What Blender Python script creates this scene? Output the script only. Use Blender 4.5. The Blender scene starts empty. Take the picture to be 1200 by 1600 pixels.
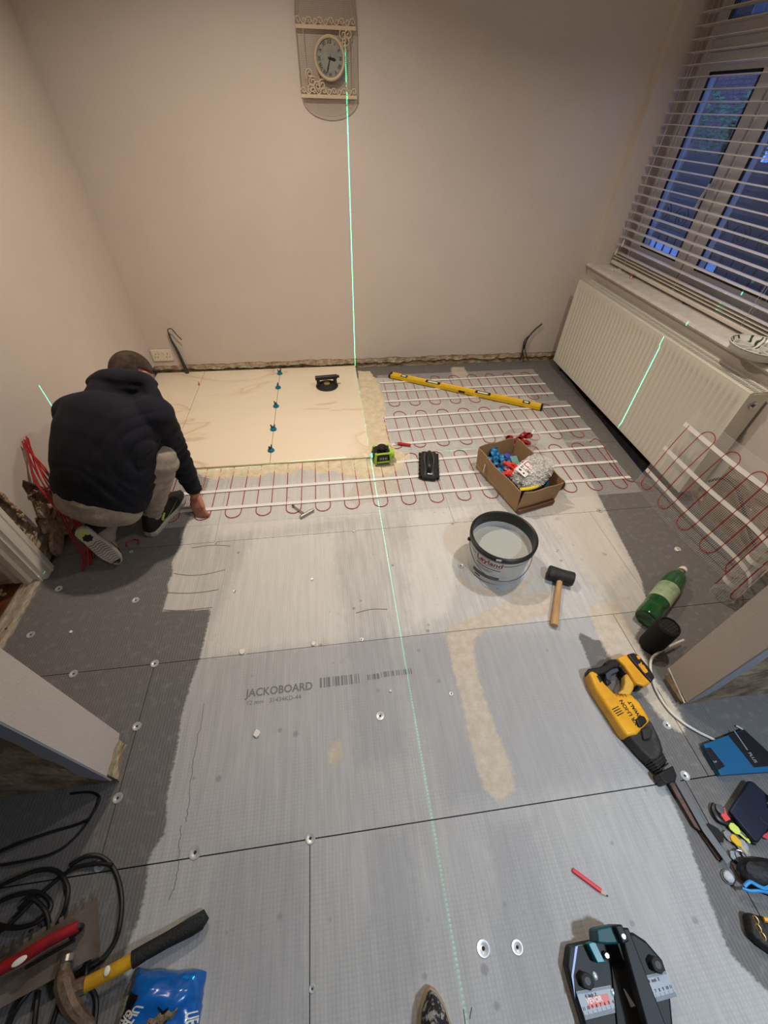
import bpy, bmesh, math, random
import numpy as np
from mathutils import Vector, Matrix, noise
random.seed(7)
SC = bpy.context.scene
C = SC.collection
PI = math.pi

# ------------------------------------------------------------ camera
CH = 1.52                       # lens height above the floor, metres
FPX = 633.0                     # focal length in pixels of a 1200 px wide frame
RM = Matrix(((0.99173178, 0.07574644, -0.10358836),
             (-0.126736, 0.70486866, -0.69792418),
             (0.02015091, 0.70528197, 0.70864045)))
cam_data = bpy.data.cameras.new('camera')
cam_data.sensor_fit = 'HORIZONTAL'
cam_data.sensor_width = 36.0
cam_data.lens = FPX / 1200.0 * 36.0
cam_data.clip_start = 0.02
cam = bpy.data.objects.new('camera', cam_data)
C.objects.link(cam)
cam.matrix_world = Matrix.Translation((0, 0, CH)) @ RM.to_4x4()
SC.camera = cam

def ray(px, py):
    return RM @ Vector((px - 600.0, -(py - 800.0), -FPX))
def at(px, py, z=0.0):
    d = ray(px, py); t = (z - CH) / d.z
    return Vector((d.x * t, d.y * t, z))
def at_y(px, py, Y):
    d = ray(px, py); t = Y / d.y
    return Vector((d.x * t, Y, CH + d.z * t))
def at_x(px, py, X):
    d = ray(px, py); t = X / d.x
    return Vector((X, d.y * t, CH + d.z * t))

# ------------------------------------------------------------ sky, lamps, exposure
W = bpy.data.worlds.new('dusk_sky'); SC.world = W; W.use_nodes = True
_bg = W.node_tree.nodes['Background']
_bg.inputs['Color'].default_value = (0.14, 0.27, 0.75, 1)
_bg.inputs['Strength'].default_value = 2.4
SC.view_settings.view_transform = 'Standard'
SC.view_settings.look = 'None'
SC.view_settings.gamma = 1.0
SC.view_settings.use_curve_mapping = False
SC.view_settings.exposure = 0.20

def lamp(name, loc, energy, color, size, kind='AREA', rot=(0, 0, 0), spread=None):
    l = bpy.data.lights.new(name, kind)
    l.energy = energy; l.color = color
    if kind == 'AREA':
        l.shape = 'DISK'; l.size = size
        if spread: l.spread = spread
    else:
        l.shadow_soft_size = size
    o = bpy.data.objects.new(name, l); C.objects.link(o)
    o.location = loc; o.rotation_euler = rot
    return o
WARM = (1.0, 0.86, 0.71)
COOL = (0.70, 0.84, 1.0)
lamp('ceiling_lamp_light', (-0.22, 2.00, 2.37), 19, WARM, 0.10, spread=2.5)
lamp('ceiling_lamp_light', (1.20, 1.35, 2.37), 13, (1.0, 0.88, 0.75), 0.10, spread=2.5)
lamp('kitchen_lamp_light', (1.25, -0.50, 2.36), 18, COOL, 0.20, spread=2.0)

# ------------------------------------------------------------ colour and material helpers
def lin(c):
    return tuple(((v / 255.0) / 12.92 if v / 255.0 <= 0.04045 else (((v / 255.0) + 0.055) / 1.055) ** 2.4) for v in c)
MATS = {}
def mat(name, c, rough=0.6, metal=0.0, var=0.0, vscale=8.0, bump=0.0, bscale=60.0, c2=None, alpha=1.0, trans=0.0, emit=None, estr=0.0, coat=0.0, ior=1.45, stretch=(1, 1, 1), thr=None):
    if name in MATS: return MATS[name]
    m = bpy.data.materials.new(name); m.use_nodes = True
    nt = m.node_tree; b = nt.nodes['Principled BSDF']
    b.inputs['Roughness'].default_value = rough
    b.inputs['Metallic'].default_value = metal
    b.inputs['IOR'].default_value = ior
    b.inputs['Alpha'].default_value = alpha
    b.inputs['Transmission Weight'].default_value = trans
    b.inputs['Coat Weight'].default_value = coat
    col = lin(c) + (1,)
    b.inputs['Base Color'].default_value = col
    tc = nt.nodes.new('ShaderNodeTexCoord'); mp = nt.nodes.new('ShaderNodeMapping')
    mp.inputs['Scale'].default_value = stretch
    nt.links.new(tc.outputs['Object'], mp.inputs['Vector'])
    if c2 is not None or var:
        n = nt.nodes.new('ShaderNodeTexNoise'); n.inputs['Scale'].default_value = vscale
        n.inputs['Detail'].default_value = 6; n.inputs['Roughness'].default_value = 0.6
        nt.links.new(mp.outputs[0], n.inputs['Vector'])
        r = nt.nodes.new('ShaderNodeValToRGB')
        lo, hi = thr if thr else (0.35, 0.68)
        r.color_ramp.elements[0].position = lo; r.color_ramp.elements[1].position = hi
        if c2 is not None:
            r.color_ramp.elements[0].color = col; r.color_ramp.elements[1].color = lin(c2) + (1,)
        else:
            r.color_ramp.elements[0].color = tuple(v * (1 - var) for v in col[:3]) + (1,)
            r.color_ramp.elements[1].color = tuple(min(1, v * (1 + var)) for v in col[:3]) + (1,)
        nt.links.new(n.outputs['Fac'], r.inputs[0]); nt.links.new(r.outputs[0], b.inputs['Base Color'])
    if bump:
        n2 = nt.nodes.new('ShaderNodeTexNoise'); n2.inputs['Scale'].default_value = bscale; n2.inputs['Detail'].default_value = 5
        nt.links.new(mp.outputs[0], n2.inputs['Vector'])
        bp = nt.nodes.new('ShaderNodeBump'); bp.inputs['Strength'].default_value = bump; bp.inputs['Distance'].default_value = 0.01
        nt.links.new(n2.outputs['Fac'], bp.inputs['Height']); nt.links.new(bp.outputs[0], b.inputs['Normal'])
    if emit:
        b.inputs['Emission Color'].default_value = lin(emit) + (1,); b.inputs['Emission Strength'].default_value = estr
    MATS[name] = m
    return m

# ------------------------------------------------------------ mesh builder
class MB:
    def __init__(s): s.v = []; s.f = []; s.mi = []; s.cur = 0
    def add(s, vs, fs, M=None):
        o = len(s.v)
        s.v += [tuple(M @ Vector(p)) if M is not None else tuple(p) for p in vs]
        s.f += [tuple(i + o for i in f) for f in fs]; s.mi += [s.cur] * len(fs)
        return s
    def box(s, c, d, M=None, rz=0.0):
        hx, hy, hz = d[0] / 2, d[1] / 2, d[2] / 2
        vs = [(x, y, z) for x in (-hx, hx) for y in (-hy, hy) for z in (-hz, hz)]
        T = Matrix.Translation(c) @ Matrix.Rotation(rz, 4, 'Z')
        if M is not None: T = M @ T
        return s.add(vs, [(0, 1, 3, 2), (4, 6, 7, 5), (0, 4, 5, 1), (2, 3, 7, 6), (0, 2, 6, 4), (1, 5, 7, 3)], T)
    def prism(s, poly, z0, z1, M=None):
        # poly: list of (x, y); extruded along z
        a = sum(poly[i][0] * poly[(i + 1) % len(poly)][1] - poly[(i + 1) % len(poly)][0] * poly[i][1] for i in range(len(poly)))
        if a < 0: poly = poly[::-1]
        n = len(poly)
        vs = [(p[0], p[1], z0) for p in poly] + [(p[0], p[1], z1) for p in poly]
        fs = [tuple(range(n - 1, -1, -1)), tuple(range(n, 2 * n))] + [(i, (i + 1) % n, n + (i + 1) % n, n + i) for i in range(n)]
        return s.add(vs, fs, M)
    def loft(s, rings, M=None, cap=True, closed=True):
        n = len(rings[0]); vs = [p for r in rings for p in r]; fs = []
        for k in range(len(rings) - 1):
            for i in range(n if closed else n - 1):
                j = (i + 1) % n
                fs.append((k * n + i, k * n + j, (k + 1) * n + j, (k + 1) * n + i))
        if cap: fs += [tuple(range(n - 1, -1, -1)), tuple((len(rings) - 1) * n + i for i in range(n))]
        return s.add(vs, fs, M)
    def lathe(s, prof, seg=28, M=None, cap=False, sx=1, sy=1):
        rings = [[(r * sx * math.cos(2 * PI * i / seg), r * sy * math.sin(2 * PI * i / seg), z) for i in range(seg)] for r, z in prof]
        return s.loft(rings, M, cap)
    def cyl(s, p0, p1, r, seg=12, r2=None, cap=True):
        return s.tube([p0, p1], r, seg, radii=[r, r if r2 is None else r2], cap=cap)
    def tube(s, pts, r, seg=8, radii=None, closed=False, cap=True, flat=None):
        pts = [Vector(p) for p in pts]; n = len(pts); rings = []; up = None
        for i, p in enumerate(pts):
            if closed: t = (pts[(i + 1) % n] - pts[i - 1])
            else: t = pts[min(i + 1, n - 1)] - pts[max(i - 1, 0)]
            if t.length < 1e-9: t = Vector((0, 0, 1))
            t.normalize()
            if up is None:
                up = Vector((0, 0, 1)) if abs(t.z) < 0.9 else Vector((1, 0, 0))
            a = t.cross(up)
            if a.length < 1e-6: a = t.orthogonal()
            a.normalize(); up2 = a.cross(t).normalized(); up = up2
            rr = radii[i] if radii else r
            fx = flat if flat else 1.0
            rings.append([tuple(p + a * (rr * math.cos(2 * PI * k / seg)) + up2 * (rr * fx * math.sin(2 * PI * k / seg))) for k in range(seg)])
        if closed: rings.append(rings[0])
        return s.loft(rings, None, cap and not closed)
    def ell(s, c, r, M=None, seg=16, rings=10):
        prof = []
        vs = []; fs = []
        for j in range(rings + 1):
            th = PI * j / rings
            for i in range(seg):
                ph = 2 * PI * i / seg
                vs.append((r[0] * math.sin(th) * math.cos(ph), r[1] * math.sin(th) * math.sin(ph), r[2] * math.cos(th)))
        for j in range(rings):
            for i in range(seg):
                k = (i + 1) % seg
                fs.append((j * seg + i, (j + 1) * seg + i, (j + 1) * seg + k, j * seg + k))
        T = Matrix.Translation(c)
        if M is not None: T = T @ M
        return s.add(vs, fs, T)
    def ribbon(s, pts, w, up=(0, 0, 1), t=0.0):
        # flat strip along pts, width w
        pts = [Vector(p) for p in pts]; up = Vector(up); L = []; n = len(pts)
        for i, p in enumerate(pts):
            d = (pts[min(i + 1, n - 1)] - pts[max(i - 1, 0)]).normalized()
            a = d.cross(up).normalized() * (w / 2)
            L.append((p - a, p + a))
        vs = [q for ab in L for q in ab]
        fs = [(2 * i, 2 * i + 1, 2 * i + 3, 2 * i + 2) for i in range(n - 1)]
        return s.add([tuple(v) for v in vs], fs)
    def mesh(s, name):
        me = bpy.data.meshes.new(name); me.from_pydata(s.v, [], s.f)
        return me

def weld(me, d=1e-5):
    bm = bmesh.new(); bm.from_mesh(me)
    bmesh.ops.remove_doubles(bm, verts=bm.verts, dist=d)
    bmesh.ops.recalc_face_normals(bm, faces=bm.faces)
    bm.to_mesh(me); bm.free()

def obj(name, b, m, parent=None, smooth=35, bev=0.0, seg=2, world=False, fix=True):
    """one mesh object; with world=True the mesh is given in world space though it has a parent"""
    me = b.mesh(name) if isinstance(b, MB) else b
    mats = m if isinstance(m, (list, tuple)) else [m]
    for q in mats: me.materials.append(q)
    if isinstance(b, MB) and len(mats) > 1 and len(b.mi) == len(me.polygons):
        me.polygons.foreach_set('material_index', b.mi)
    if fix: weld(me)
    if smooth:
        me.polygons.foreach_set('use_smooth', [True] * len(me.polygons))
        try: me.set_sharp_from_angle(angle=math.radians(smooth))
        except Exception: pass
    o = bpy.data.objects.new(name, me); C.objects.link(o)
    if bev:
        md = o.modifiers.new('bevel', 'BEVEL'); md.width = bev; md.segments = seg; md.limit_method = 'ANGLE'
        md.angle_limit = math.radians(40); md.harden_normals = False
    if parent is not None:
        o.parent = parent
        if world:
            o.matrix_parent_inverse = wm(parent).inverted()
    return o

def wm(o):
    m = Matrix.LocRotScale(o.location, o.rotation_euler, o.scale)
    if o.parent is not None: m = wm(o.parent) @ o.matrix_parent_inverse @ m
    return m

def tag(o, label, cat, group=None):
    o['label'] = label; o['category'] = cat
    if group: o['group'] = group
    return o
def thing(name, label, cat, loc=(0, 0, 0), rz=0.0, group=None, rot=None):
    o = bpy.data.objects.new(name, None); C.objects.link(o)
    o.empty_display_size = 0.05
    o.location = loc; o.rotation_euler = rot if rot else (0, 0, rz)
    return tag(o, label, cat, group)
def struct(o):
    o['kind'] = 'structure'; return o
def stuff(o):
    o['kind'] = 'stuff'; return o
def copy_tree(o, parent=None):
    c = o.copy(); C.objects.link(c)
    if parent is not None: c.parent = parent; c.matrix_parent_inverse = o.matrix_parent_inverse.copy()
    for ch in list(o.children): copy_tree(ch, c)
    return c
def text(name, s, size, m, parent, M, world=True, align='CENTER', ext=0.0002, bold=0.0):
    cu = bpy.data.curves.new(name, 'FONT'); cu.body = s; cu.size = size; cu.align_x = align; cu.align_y = 'CENTER'
    cu.extrude = ext; cu.offset = bold; cu.resolution_u = 3
    t = bpy.data.objects.new(name, cu); C.objects.link(t)
    dg = bpy.context.evaluated_depsgraph_get(); dg.update()
    me = bpy.data.meshes.new_from_object(t.evaluated_get(dg))
    bpy.data.objects.remove(t); me.transform(M)
    return obj(name, me, m, parent, smooth=0, world=world, fix=False)
def frame(o, xdir, up=(0, 0, 1)):
    x = Vector(xdir).normalized(); z = Vector(up).normalized(); y = z.cross(x).normalized(); z = x.cross(y)
    return Matrix(((x.x, y.x, z.x, o[0]), (x.y, y.y, z.y, o[1]), (x.z, y.z, z.z, o[2]), (0, 0, 0, 1)))
def catmull(pts, n=8, closed=False):
    P = [Vector(p) for p in pts]; out = []; m = len(P)
    rng = range(m) if closed else range(m - 1)
    for i in rng:
        g = (lambda k: P[k % m]) if closed else (lambda k: P[max(0, min(m - 1, k))])
        p0, p1, p2, p3 = g(i - 1), g(i), g(i + 1), g(i + 2)
        for k in range(n):
            t = k / n
            out.append(0.5 * ((2 * p1) + (p2 - p0) * t + (2 * p0 - 5 * p1 + 4 * p2 - p3) * t * t + (3 * p1 - p0 - 3 * p2 + p3) * t ** 3))
    if not closed: out.append(P[-1])
    return out
def jag(a, b, n, amp, seed):
    """jagged points from a to b (2-D)"""
    r = random.Random(seed); o = []
    for i in range(n + 1):
        t = i / n
        o.append((a[0] + (b[0] - a[0]) * t, a[1] + (b[1] - a[1]) * t + (r.uniform(-amp, amp) if 0 < i < n else 0)))
    return o
LASER_E = 260.0      # strength of the three line lamps inside the laser level
# ------------------------------------------------------------ room materials
PAINT = mat('wall_paint', (206, 196, 188), 0.75, bump=0.12, bscale=120, var=0.03, vscale=2)
WHITE = mat('white_gloss_paint', (222, 216, 206), 0.35, var=0.05, vscale=14)
CEIL = mat('ceiling_paint', (225, 222, 216), 0.8)
MASON = mat('bare_masonry', (138, 104, 76), 0.95, c2=(208, 184, 154), vscale=14, bump=0.9, bscale=45, thr=(0.34, 0.55), stretch=(1, 1, 2.5))
PLAST = mat('old_plaster', (205, 190, 170), 0.9, c2=(150, 118, 92), vscale=25, bump=0.7, bscale=50)
EDGEP = mat('broken_plaster_edge', (190, 172, 150), 0.95, bump=0.8, bscale=70, c2=(140, 110, 88), vscale=40)
DARKV = mat('dark_void', (40, 36, 32), 0.95, bump=0.5, bscale=30, c2=(70, 60, 50), vscale=20)

XL, XR, YB = -1.34, 1.95, 3.18
PY0, PY1 = 0.392, 0.51          # partition stubs between the two rooms
PXL, PXR = -0.755, 1.145
HC = 2.40

def M_back(y):   # (u, v) -> (x, z) plane at y, extruded towards +y
    return Matrix(((1, 0, 0, 0), (0, 0, 1, y), (0, 1, 0, 0), (0, 0, 0, 1)))
def M_side(x, s=1):   # (u, v) -> (y, z), extruded towards s*x
    return Matrix(((0, 0, s, x), (1, 0, 0, 0), (0, 1, 0, 0), (0, 0, 0, 1)))

# back wall: painted plaster that stops at a ragged line above the floor, bare masonry behind it
def ragged(u0, u1, z, amp, n, seed, bias=None):
    r = random.Random(seed); out = []; w = 0
    for i in range(n + 1):
        w = 0.6 * w + r.uniform(-amp, amp) * 0.8
        out.append((u0 + (u1 - u0) * i / n, z + w + (bias(u0 + (u1 - u0) * i / n) if bias else 0)))
    return out
b = MB()
low = ragged(XL - .02, XR + .1, 0.072, 0.006, 150, 3)
b.prism(low + [(XR + .1, HC), (XL - .02, HC)], 0, 0.018, M_back(YB))
wall_back = struct(obj('wall_back', b, PAINT, smooth=0))
b = MB()   # layer of old plaster left as a band under the paint
lo2 = ragged(XL - .02, XR + .1, 0.034, 0.010, 120, 5)
b.prism(lo2 + [(XR + .1, 0.30), (XL - .02, 0.30)], 0.004, 0.020, M_back(YB))
obj('plaster_layer', b, PLAST, wall_back, smooth=0)
# rough masonry behind with relief
def rough_sheet(u0, u1, v0, v1, nu, nv, amp, M, seed=0):
    b = MB(); vs = []; fs = []
    for j in range(nv + 1):
        for i in range(nu + 1):
            u = u0 + (u1 - u0) * i / nu; v = v0 + (v1 - v0) * j / nv
            h = amp * (noise.noise((u * 14 + seed, v * 30, 0.3)) + 0.6 * noise.noise((u * 45, v * 70, seed)))
            vs.append((u, v, h))
    for j in range(nv):
        for i in range(nu):
            a = j * (nu + 1) + i; fs.append((a, a + 1, a + nu + 2, a + nu + 1))
    return b.add(vs, fs, M)
obj('masonry', rough_sheet(XL, XR + .05, -0.03, 0.12, 260, 12, 0.006, M_back(YB + 0.022), 2), MASON, wall_back, smooth=0, fix=False)
b = MB(); b.box((0.3, YB + 0.10, 1.2), (4.2, 0.12, 2.6)); obj('wall_core', b, PLAST, wall_back, smooth=0)

# left wall, with the doorway
DY0, DY1 = 0.62, 1.235          # doorway clear opening along y
low = [(YB, 0.07)] + ragged(YB - .02, 1.95, 0.075, 0.006, 50, 8) + \
      [(1.9, .09), (1.82, .10), (1.74, .14), (1.66, .15), (1.60, .20), (1.56, .27), (1.52, .33), (1.50, .36), (1.475, .345), (1.468, .29), (1.452, .24), (1.438, .20),
       (1.415, .21), (1.40, .17), (1.395, .24), (1.388, .30), (1.376, .36), (1.372, .42), (1.362, .47), (1.358, .53), (1.345, .57), (1.338, .60), (1.33, .63)]
b = MB()
b.prism(low + [(1.33, 2.06), (DY0 - .1, 2.06), (DY0 - .1, 0.09), (PY1 - .0, 0.09), (PY1 - .0, HC), (YB, HC)], 0, -0.018, M_side(XL))
wall_left = struct(obj('wall_left', b, PAINT, smooth=0))
obj('masonry', rough_sheet(1.25, YB + .02, -0.03, 0.72, 130, 50, 0.012, M_side(XL - 0.035, 1), 6), MASON, wall_left, smooth=0, fix=False)
b = MB()
for y0, y1, z0, z1 in ((1.235, YB + .1, -.05, HC), (PY0 - 1.2, DY0, -.05, HC), (DY0, DY1, 2.03, HC)):
    b.box((XL - .12, (y0 + y1) / 2, (z0 + z1) / 2), (0.13, y1 - y0, z1 - z0))
obj('wall_core', b, PLAST, wall_left, smooth=0)
# loose broken plaster and a mortar lump in the hole
for i, (y, z, s, rx) in enumerate([(1.50, .10, .055, .4), (1.455, .13, .05, -.5), (1.43, .06, .045, .9), (1.53, .05, .05, .2), (1.40, .03, .04, 1.2), (1.56, .10, .045, .7), (1.47, .20, .03, .3)]):
    b = MB(); r = random.Random(i)
    pl = [(s * (0.6 + .5 * r.random()) * math.cos(a), 1.5 * s * (0.6 + .5 * r.random()) * math.sin(a)) for a in [k * PI / 4 for k in range(8)]]
    b.prism(pl, -0.008, 0.010, Matrix.Translation((XL + 0.006, y, z)) @ Matrix.Rotation(PI / 2 + r.uniform(-.3, .1), 4, 'Y') @ Matrix.Rotation(rx, 4, 'Z'))
    obj('plaster_chunk', b, EDGEP, wall_left, smooth=0, bev=0.002)
# ragged plaster line beside the architrave
b = MB()
r = random.Random(4)
for k in range(34):
    z = 0.24 + k * 0.012; y = 1.372 + r.uniform(-.008, .012) - 0.0009 * k
    b.ell((XL + 0.002, y, z), (0.006, r.uniform(.005, .012), r.uniform(.006, .012)), seg=7, rings=4)
stuff(obj('plaster_crumbs', b, EDGEP, wall_left, smooth=0, fix=False))

# door frame: moulded architrave, jamb, threshold, boarded hall beyond
b = MB()
prof = [(0.0, 0.0), (0.006, 0.0), (0.016, .006), (0.018, .020), (0.022, .024), (0.022, .032), (0.017, .036), (0.019, .060), (0.016, .072), (0.0, .076)]
rings = []
for z in (0.0, 2.1):
    rings.append([(XL + p, 1.318 - q * 1.05, z) for p, q in prof])
b.loft(rings)
trim_1 = struct(obj('trim_1', b, WHITE, smooth=0))
b = MB(); b.box((XL - 0.055, 1.240, 1.03), (0.115, 0.024, 2.06)); b.box((XL - 0.045, 1.220, 1.03), (0.03, 0.02, 2.06))
obj('door_jamb', b, WHITE, trim_1, smooth=0, bev=0.002)
b = MB(); b.box((XL - 0.055, DY0 - .01, 1.03), (0.115, 0.024, 2.06)); b.box((XL - .05, .93, 2.045), (.12, .65, .03))
obj('door_jamb', b, WHITE, trim_1, smooth=0)
b = MB()
prof = [(-0.105, -.004), (-0.105, .012), (-.09, .018), (-0.075, .018), (-.068, .011), (-.055, .011), (-.050, .017), (-0.02, .017), (-.004, .010), (0.0, .004), (0.0, -.004)]
b.loft([[(XL + p * 0.72, y, q) for p, q in prof] for y in (1.235, DY0 - .02)])
trim_2 = struct(obj('trim_2', b, mat('worn_white_threshold', (176, 164, 148), .6, c2=(120, 104, 88), vscale=30, stretch=(8, 1, 1)), smooth=0))
b = MB(); b.lathe([(0, .018), (.004, .0185), (.005, .0172)], 10, Matrix.Translation((XL - .022, .99, 0))); obj('screw_hole', b, DARKV, trim_2)
b = MB(); b.box((-2.2, 1.0, -0.03), (1.56, 3.2, 0.02)); floor_hall = struct(obj('floor_hall', b, DARKV, smooth=0))
WOOD = mat('hall_floorboards', (112, 62, 36), 0.45, c2=(70, 34, 20), vscale=7, stretch=(6, 1, 1), bump=.1)
for k in range(9):
    b = MB(); b.box((-1.475 - k * 0.125, 1.0, -0.012), (0.121, 3.2, 0.016)); obj('floor_plank', b, WOOD, floor_hall, smooth=0, bev=.0015)
r = random.Random(11)
for k in range(9):
    b = MB(); b.prism([(.012 * math.cos(a) * r.uniform(.4, 1), .012 * math.sin(a) * r.uniform(.4, 1)) for a in [j * PI / 3 for j in range(6)]], 0, .004, Matrix.Translation((-1.46 - r.random() * .12, .95 + .28 * r.random(), -0.004)))
    obj('plaster_crumb', b, EDGEP, floor_hall, smooth=0)
b = MB(); b.box((-3.0, 1.0, 1.2), (.1, 3.4, 2.5)); b.box((-2.2, 2.6, 1.2), (1.6, .1, 2.5)); b.box((-2.2, -.6, 1.2), (1.6, .1, 2.5)); struct(obj('wall_hall', b, PAINT, smooth=0))

# partition stubs (end faces are what the photo shows)
BLUEP = mat('cool_lit_plaster', (150, 152, 162), 0.7, var=.05, vscale=5)  # corner plaster strip, the near room's cool light put into its colour
BAREB = mat('bare_brown_wall', (118, 98, 78), 0.9, c2=(168, 148, 122), vscale=9, bump=.7, bscale=35, thr=(.4, .6))
def stub(name, x0, x1, zc, seed):
    s = 1 if x1 > x0 else -1      # x1 is the free end
    b = MB()
    rag = ragged(PY0, PY1, zc, .006, 12, seed)
    b.prism(rag + [(PY1, HC), (PY0, HC)], 0, -0.016 * s, M_side(x1, 1))     # end plaster
    xe = x1 - .0165 * s
    b.box(((x0 + xe) / 2, PY1 - .008, (HC + .07) / 2), (abs(xe - x0), .016, HC - .07))   # face to the far room
    w = struct(obj(name, b, PAINT, smooth=0))
    b = MB()
    r = random.Random(seed + 1)
    side = [(x1 - s * (.046 + r.uniform(-.004, .004)), .16 + k * .06) for k in range(38)]
    b.prism([(x1 - .001 * s, HC), (x1 - .001 * s, .055), (x1 - .02 * s, .075), (x1 - .035 * s, .11)] + side + [(x1 - .046 * s, HC)], 0, .004, M_back(PY0 - .0042))
    obj('near_face', b, BLUEP, w, smooth=0)
    obj('masonry', rough_sheet(min(x0, x1) + (0.004 if s < 0 else 0), max(x0, x1) - (.004 if s > 0 else 0), -.02, 2.3, 90, 90, .004, M_back(PY0 + .007), seed), BAREB, w, smooth=0, fix=False)
    obj('masonry', rough_sheet(PY0 + .012, PY1 - .006, -.02, zc + .03, 40, 24, .005, M_side(x1 - .014 * s, 1), seed + 3), MASON, w, smooth=0, fix=False)
    b = MB(); b.box(((x0 + x1 - .05 * s) / 2, (PY0 + PY1) / 2, 1.2), (abs(x1 - x0) - .05, .075, 2.44)); obj('wall_core', b, PLAST, w, smooth=0)
    return w
wall_front_left = stub('wall_front_left', -1.9, PXL, 0.092, 21)
wall_front_right = stub('wall_front_right', 2.4, PXR + .02, 0.05, 31)
b = MB(); b.tube([(PXR + .018, PY0 + .001, .035), (PXR + .018, PY1 - .001, .062)], .0025, 6); obj('corner_bead', b, WHITE, wall_front_right)

# right wall with the window opening
WY0, WY1, WZ0, WZ1 = 0.75, 3.12, 0.735, 2.08
b = MB()
for y0, y1, z0, z1 in ((PY1, YB, 0.10, WZ0 - .02), (WY1, YB, WZ0 - .02, HC), (PY1, WY0, WZ0 - .02, HC), (WY0, WY1, WZ1, HC)):
    b.box((XR + .01, (y0 + y1) / 2, (z0 + z1) / 2), (.02, y1 - y0, z1 - z0))
b.box((XR + .145, WY1 + .01, (WZ0 + WZ1) / 2), (.25, .02, WZ1 - WZ0 + .04))
b.box((XR + .135, WY0 - .01, (WZ0 + WZ1) / 2), (.27, .02, WZ1 - WZ0 + .04))
b.box((XR + .135, (WY0 + WY1) / 2, WZ1 + .01), (.27, WY1 - WY0, .02))
wall_right = struct(obj('wall_right', b, PAINT, smooth=0))
b = MB()
for y0, y1, z0, z1 in ((PY1 - .1, YB + .1, -.1, WZ0 - .03), (WY1 + .02, YB + .1, WZ0 - .03, HC), (PY1 - .1, WY0 - .02, WZ0 - .03, HC), (WY0 - .1, WY1 + .1, WZ1 + .02, HC)):
    b.box((XR + .145, (y0 + y1) / 2, (z0 + z1) / 2), (.23, y1 - y0, z1 - z0))
obj('wall_core', b, PLAST, wall_right, smooth=0)
obj('masonry', rough_sheet(.6, 1.36, -.08, .30, 60, 40, .006, M_side(XR - .004, 1), 9), mat('patched_brown_wall', (128, 106, 86), .9, c2=(158, 142, 124), vscale=5, bump=.5, bscale=30), wall_right, smooth=0, fix=False)
obj('masonry', rough_sheet(1.36, YB, -.08, .12, 120, 14, .006, M_side(XR + .008, 1), 12), MASON, wall_right, smooth=0, fix=False)

# ceiling and the shell behind the camera
b = MB(); b.box((0.2, 0.4, HC + .05), (6.4, 6.2, .1)); struct(obj('ceiling', b, CEIL, smooth=0))
b = MB(); b.box((.2, -2.6, 1.2), (5.0, .1, 2.5)); struct(obj('wall_behind', b, PAINT, smooth=0))
b = MB(); b.box((-1.95, -1.1, 1.2), (.1, 3.0, 2.5)); struct(obj('wall_kitchen_left', b, PAINT, smooth=0))
b = MB(); b.box((2.45, -1.1, 1.2), (.1, 3.0, 2.5)); struct(obj('wall_kitchen_right', b, PAINT, smooth=0))

# ------------------------------------------------------------ floor: backer boards with dried adhesive smears
def poly_sd(P, poly):
    """signed distance, inside positive; P (n,2)"""
    V = np.array(poly, float); d = np.full(len(P), 1e9); ins = np.zeros(len(P), bool)
    for i in range(len(V)):
        a = V[i]; c = V[(i + 1) % len(V)]; e = c - a; w = P - a
        t = np.clip((w @ e) / (e @ e), 0, 1); q = w - t[:, None] * e
        d = np.minimum(d, (q ** 2).sum(1))
        cond = ((a[1] > P[:, 1]) != (c[1] > P[:, 1]))
        xi = a[0] + (P[:, 1] - a[1]) * e[0] / (e[1] if abs(e[1]) > 1e-12 else 1e-12)
        ins ^= cond & (P[:, 0] < xi)
    d = np.sqrt(d); return np.where(ins, d, -d)
def wp(pts): return [tuple(at(x, y, 0))[:2] for x, y in pts]
LIGHT = wp([(560, 590), (705, 592), (800, 590), (850, 640), (930, 765), (1000, 900), (1016, 958), (985, 1005), (930, 1000), (900, 985), (930, 1060), (1000, 1170), (1040, 1230), (1068, 1290), (1105, 1400), (1140, 1490), (1210, 1560), (1250, 1650),
            (190, 1650), (188, 1590), (202, 1540), (190, 1500), (215, 1440), (228, 1390), (232, 1340), (258, 1300), (262, 1240), (278, 1160), (283, 1120), (300, 1060), (312, 1030), (330, 952),
            (254, 955), (263, 925), (262, 912), (270, 895), (268, 880), (282, 850), (290, 820), (320, 770), (330, 740)])
BEIGE = [wp([(697, 990), (705, 978), (760, 955), (800, 935), (850, 922), (864, 930), (858, 958), (815, 972), (760, 982), (740, 1000), (742, 1030), (752, 1075), (775, 1140), (798, 1190), (805, 1235), (780, 1256), (758, 1236), (745, 1200), (730, 1140), (718, 1080), (706, 1040)]),
         wp([(918, 950), (938, 940), (966, 944), (975, 965), (1000, 1010), (1022, 1060), (1060, 1110), (1075, 1150), (1045, 1135), (1015, 1100), (1000, 1080), (975, 1060), (962, 1040), (945, 1015), (930, 985)]),
         wp([(704, 574), (724, 573), (735, 590), (735, 604), (718, 604), (708, 590)]),
         wp([(716, 895), (740, 915), (790, 925), (826, 905), (828, 885), (834, 905), (812, 930), (760, 932), (718, 912)]),
         wp([(516, 1160), (532, 1155), (536, 1185), (522, 1200), (512, 1190)]),
         wp([(966, 935), (978, 927), (985, 936), (975, 940)]),
         wp([(640, 730), (620, 770), (560, 790), (540, 780), (560, 745)])]
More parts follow.
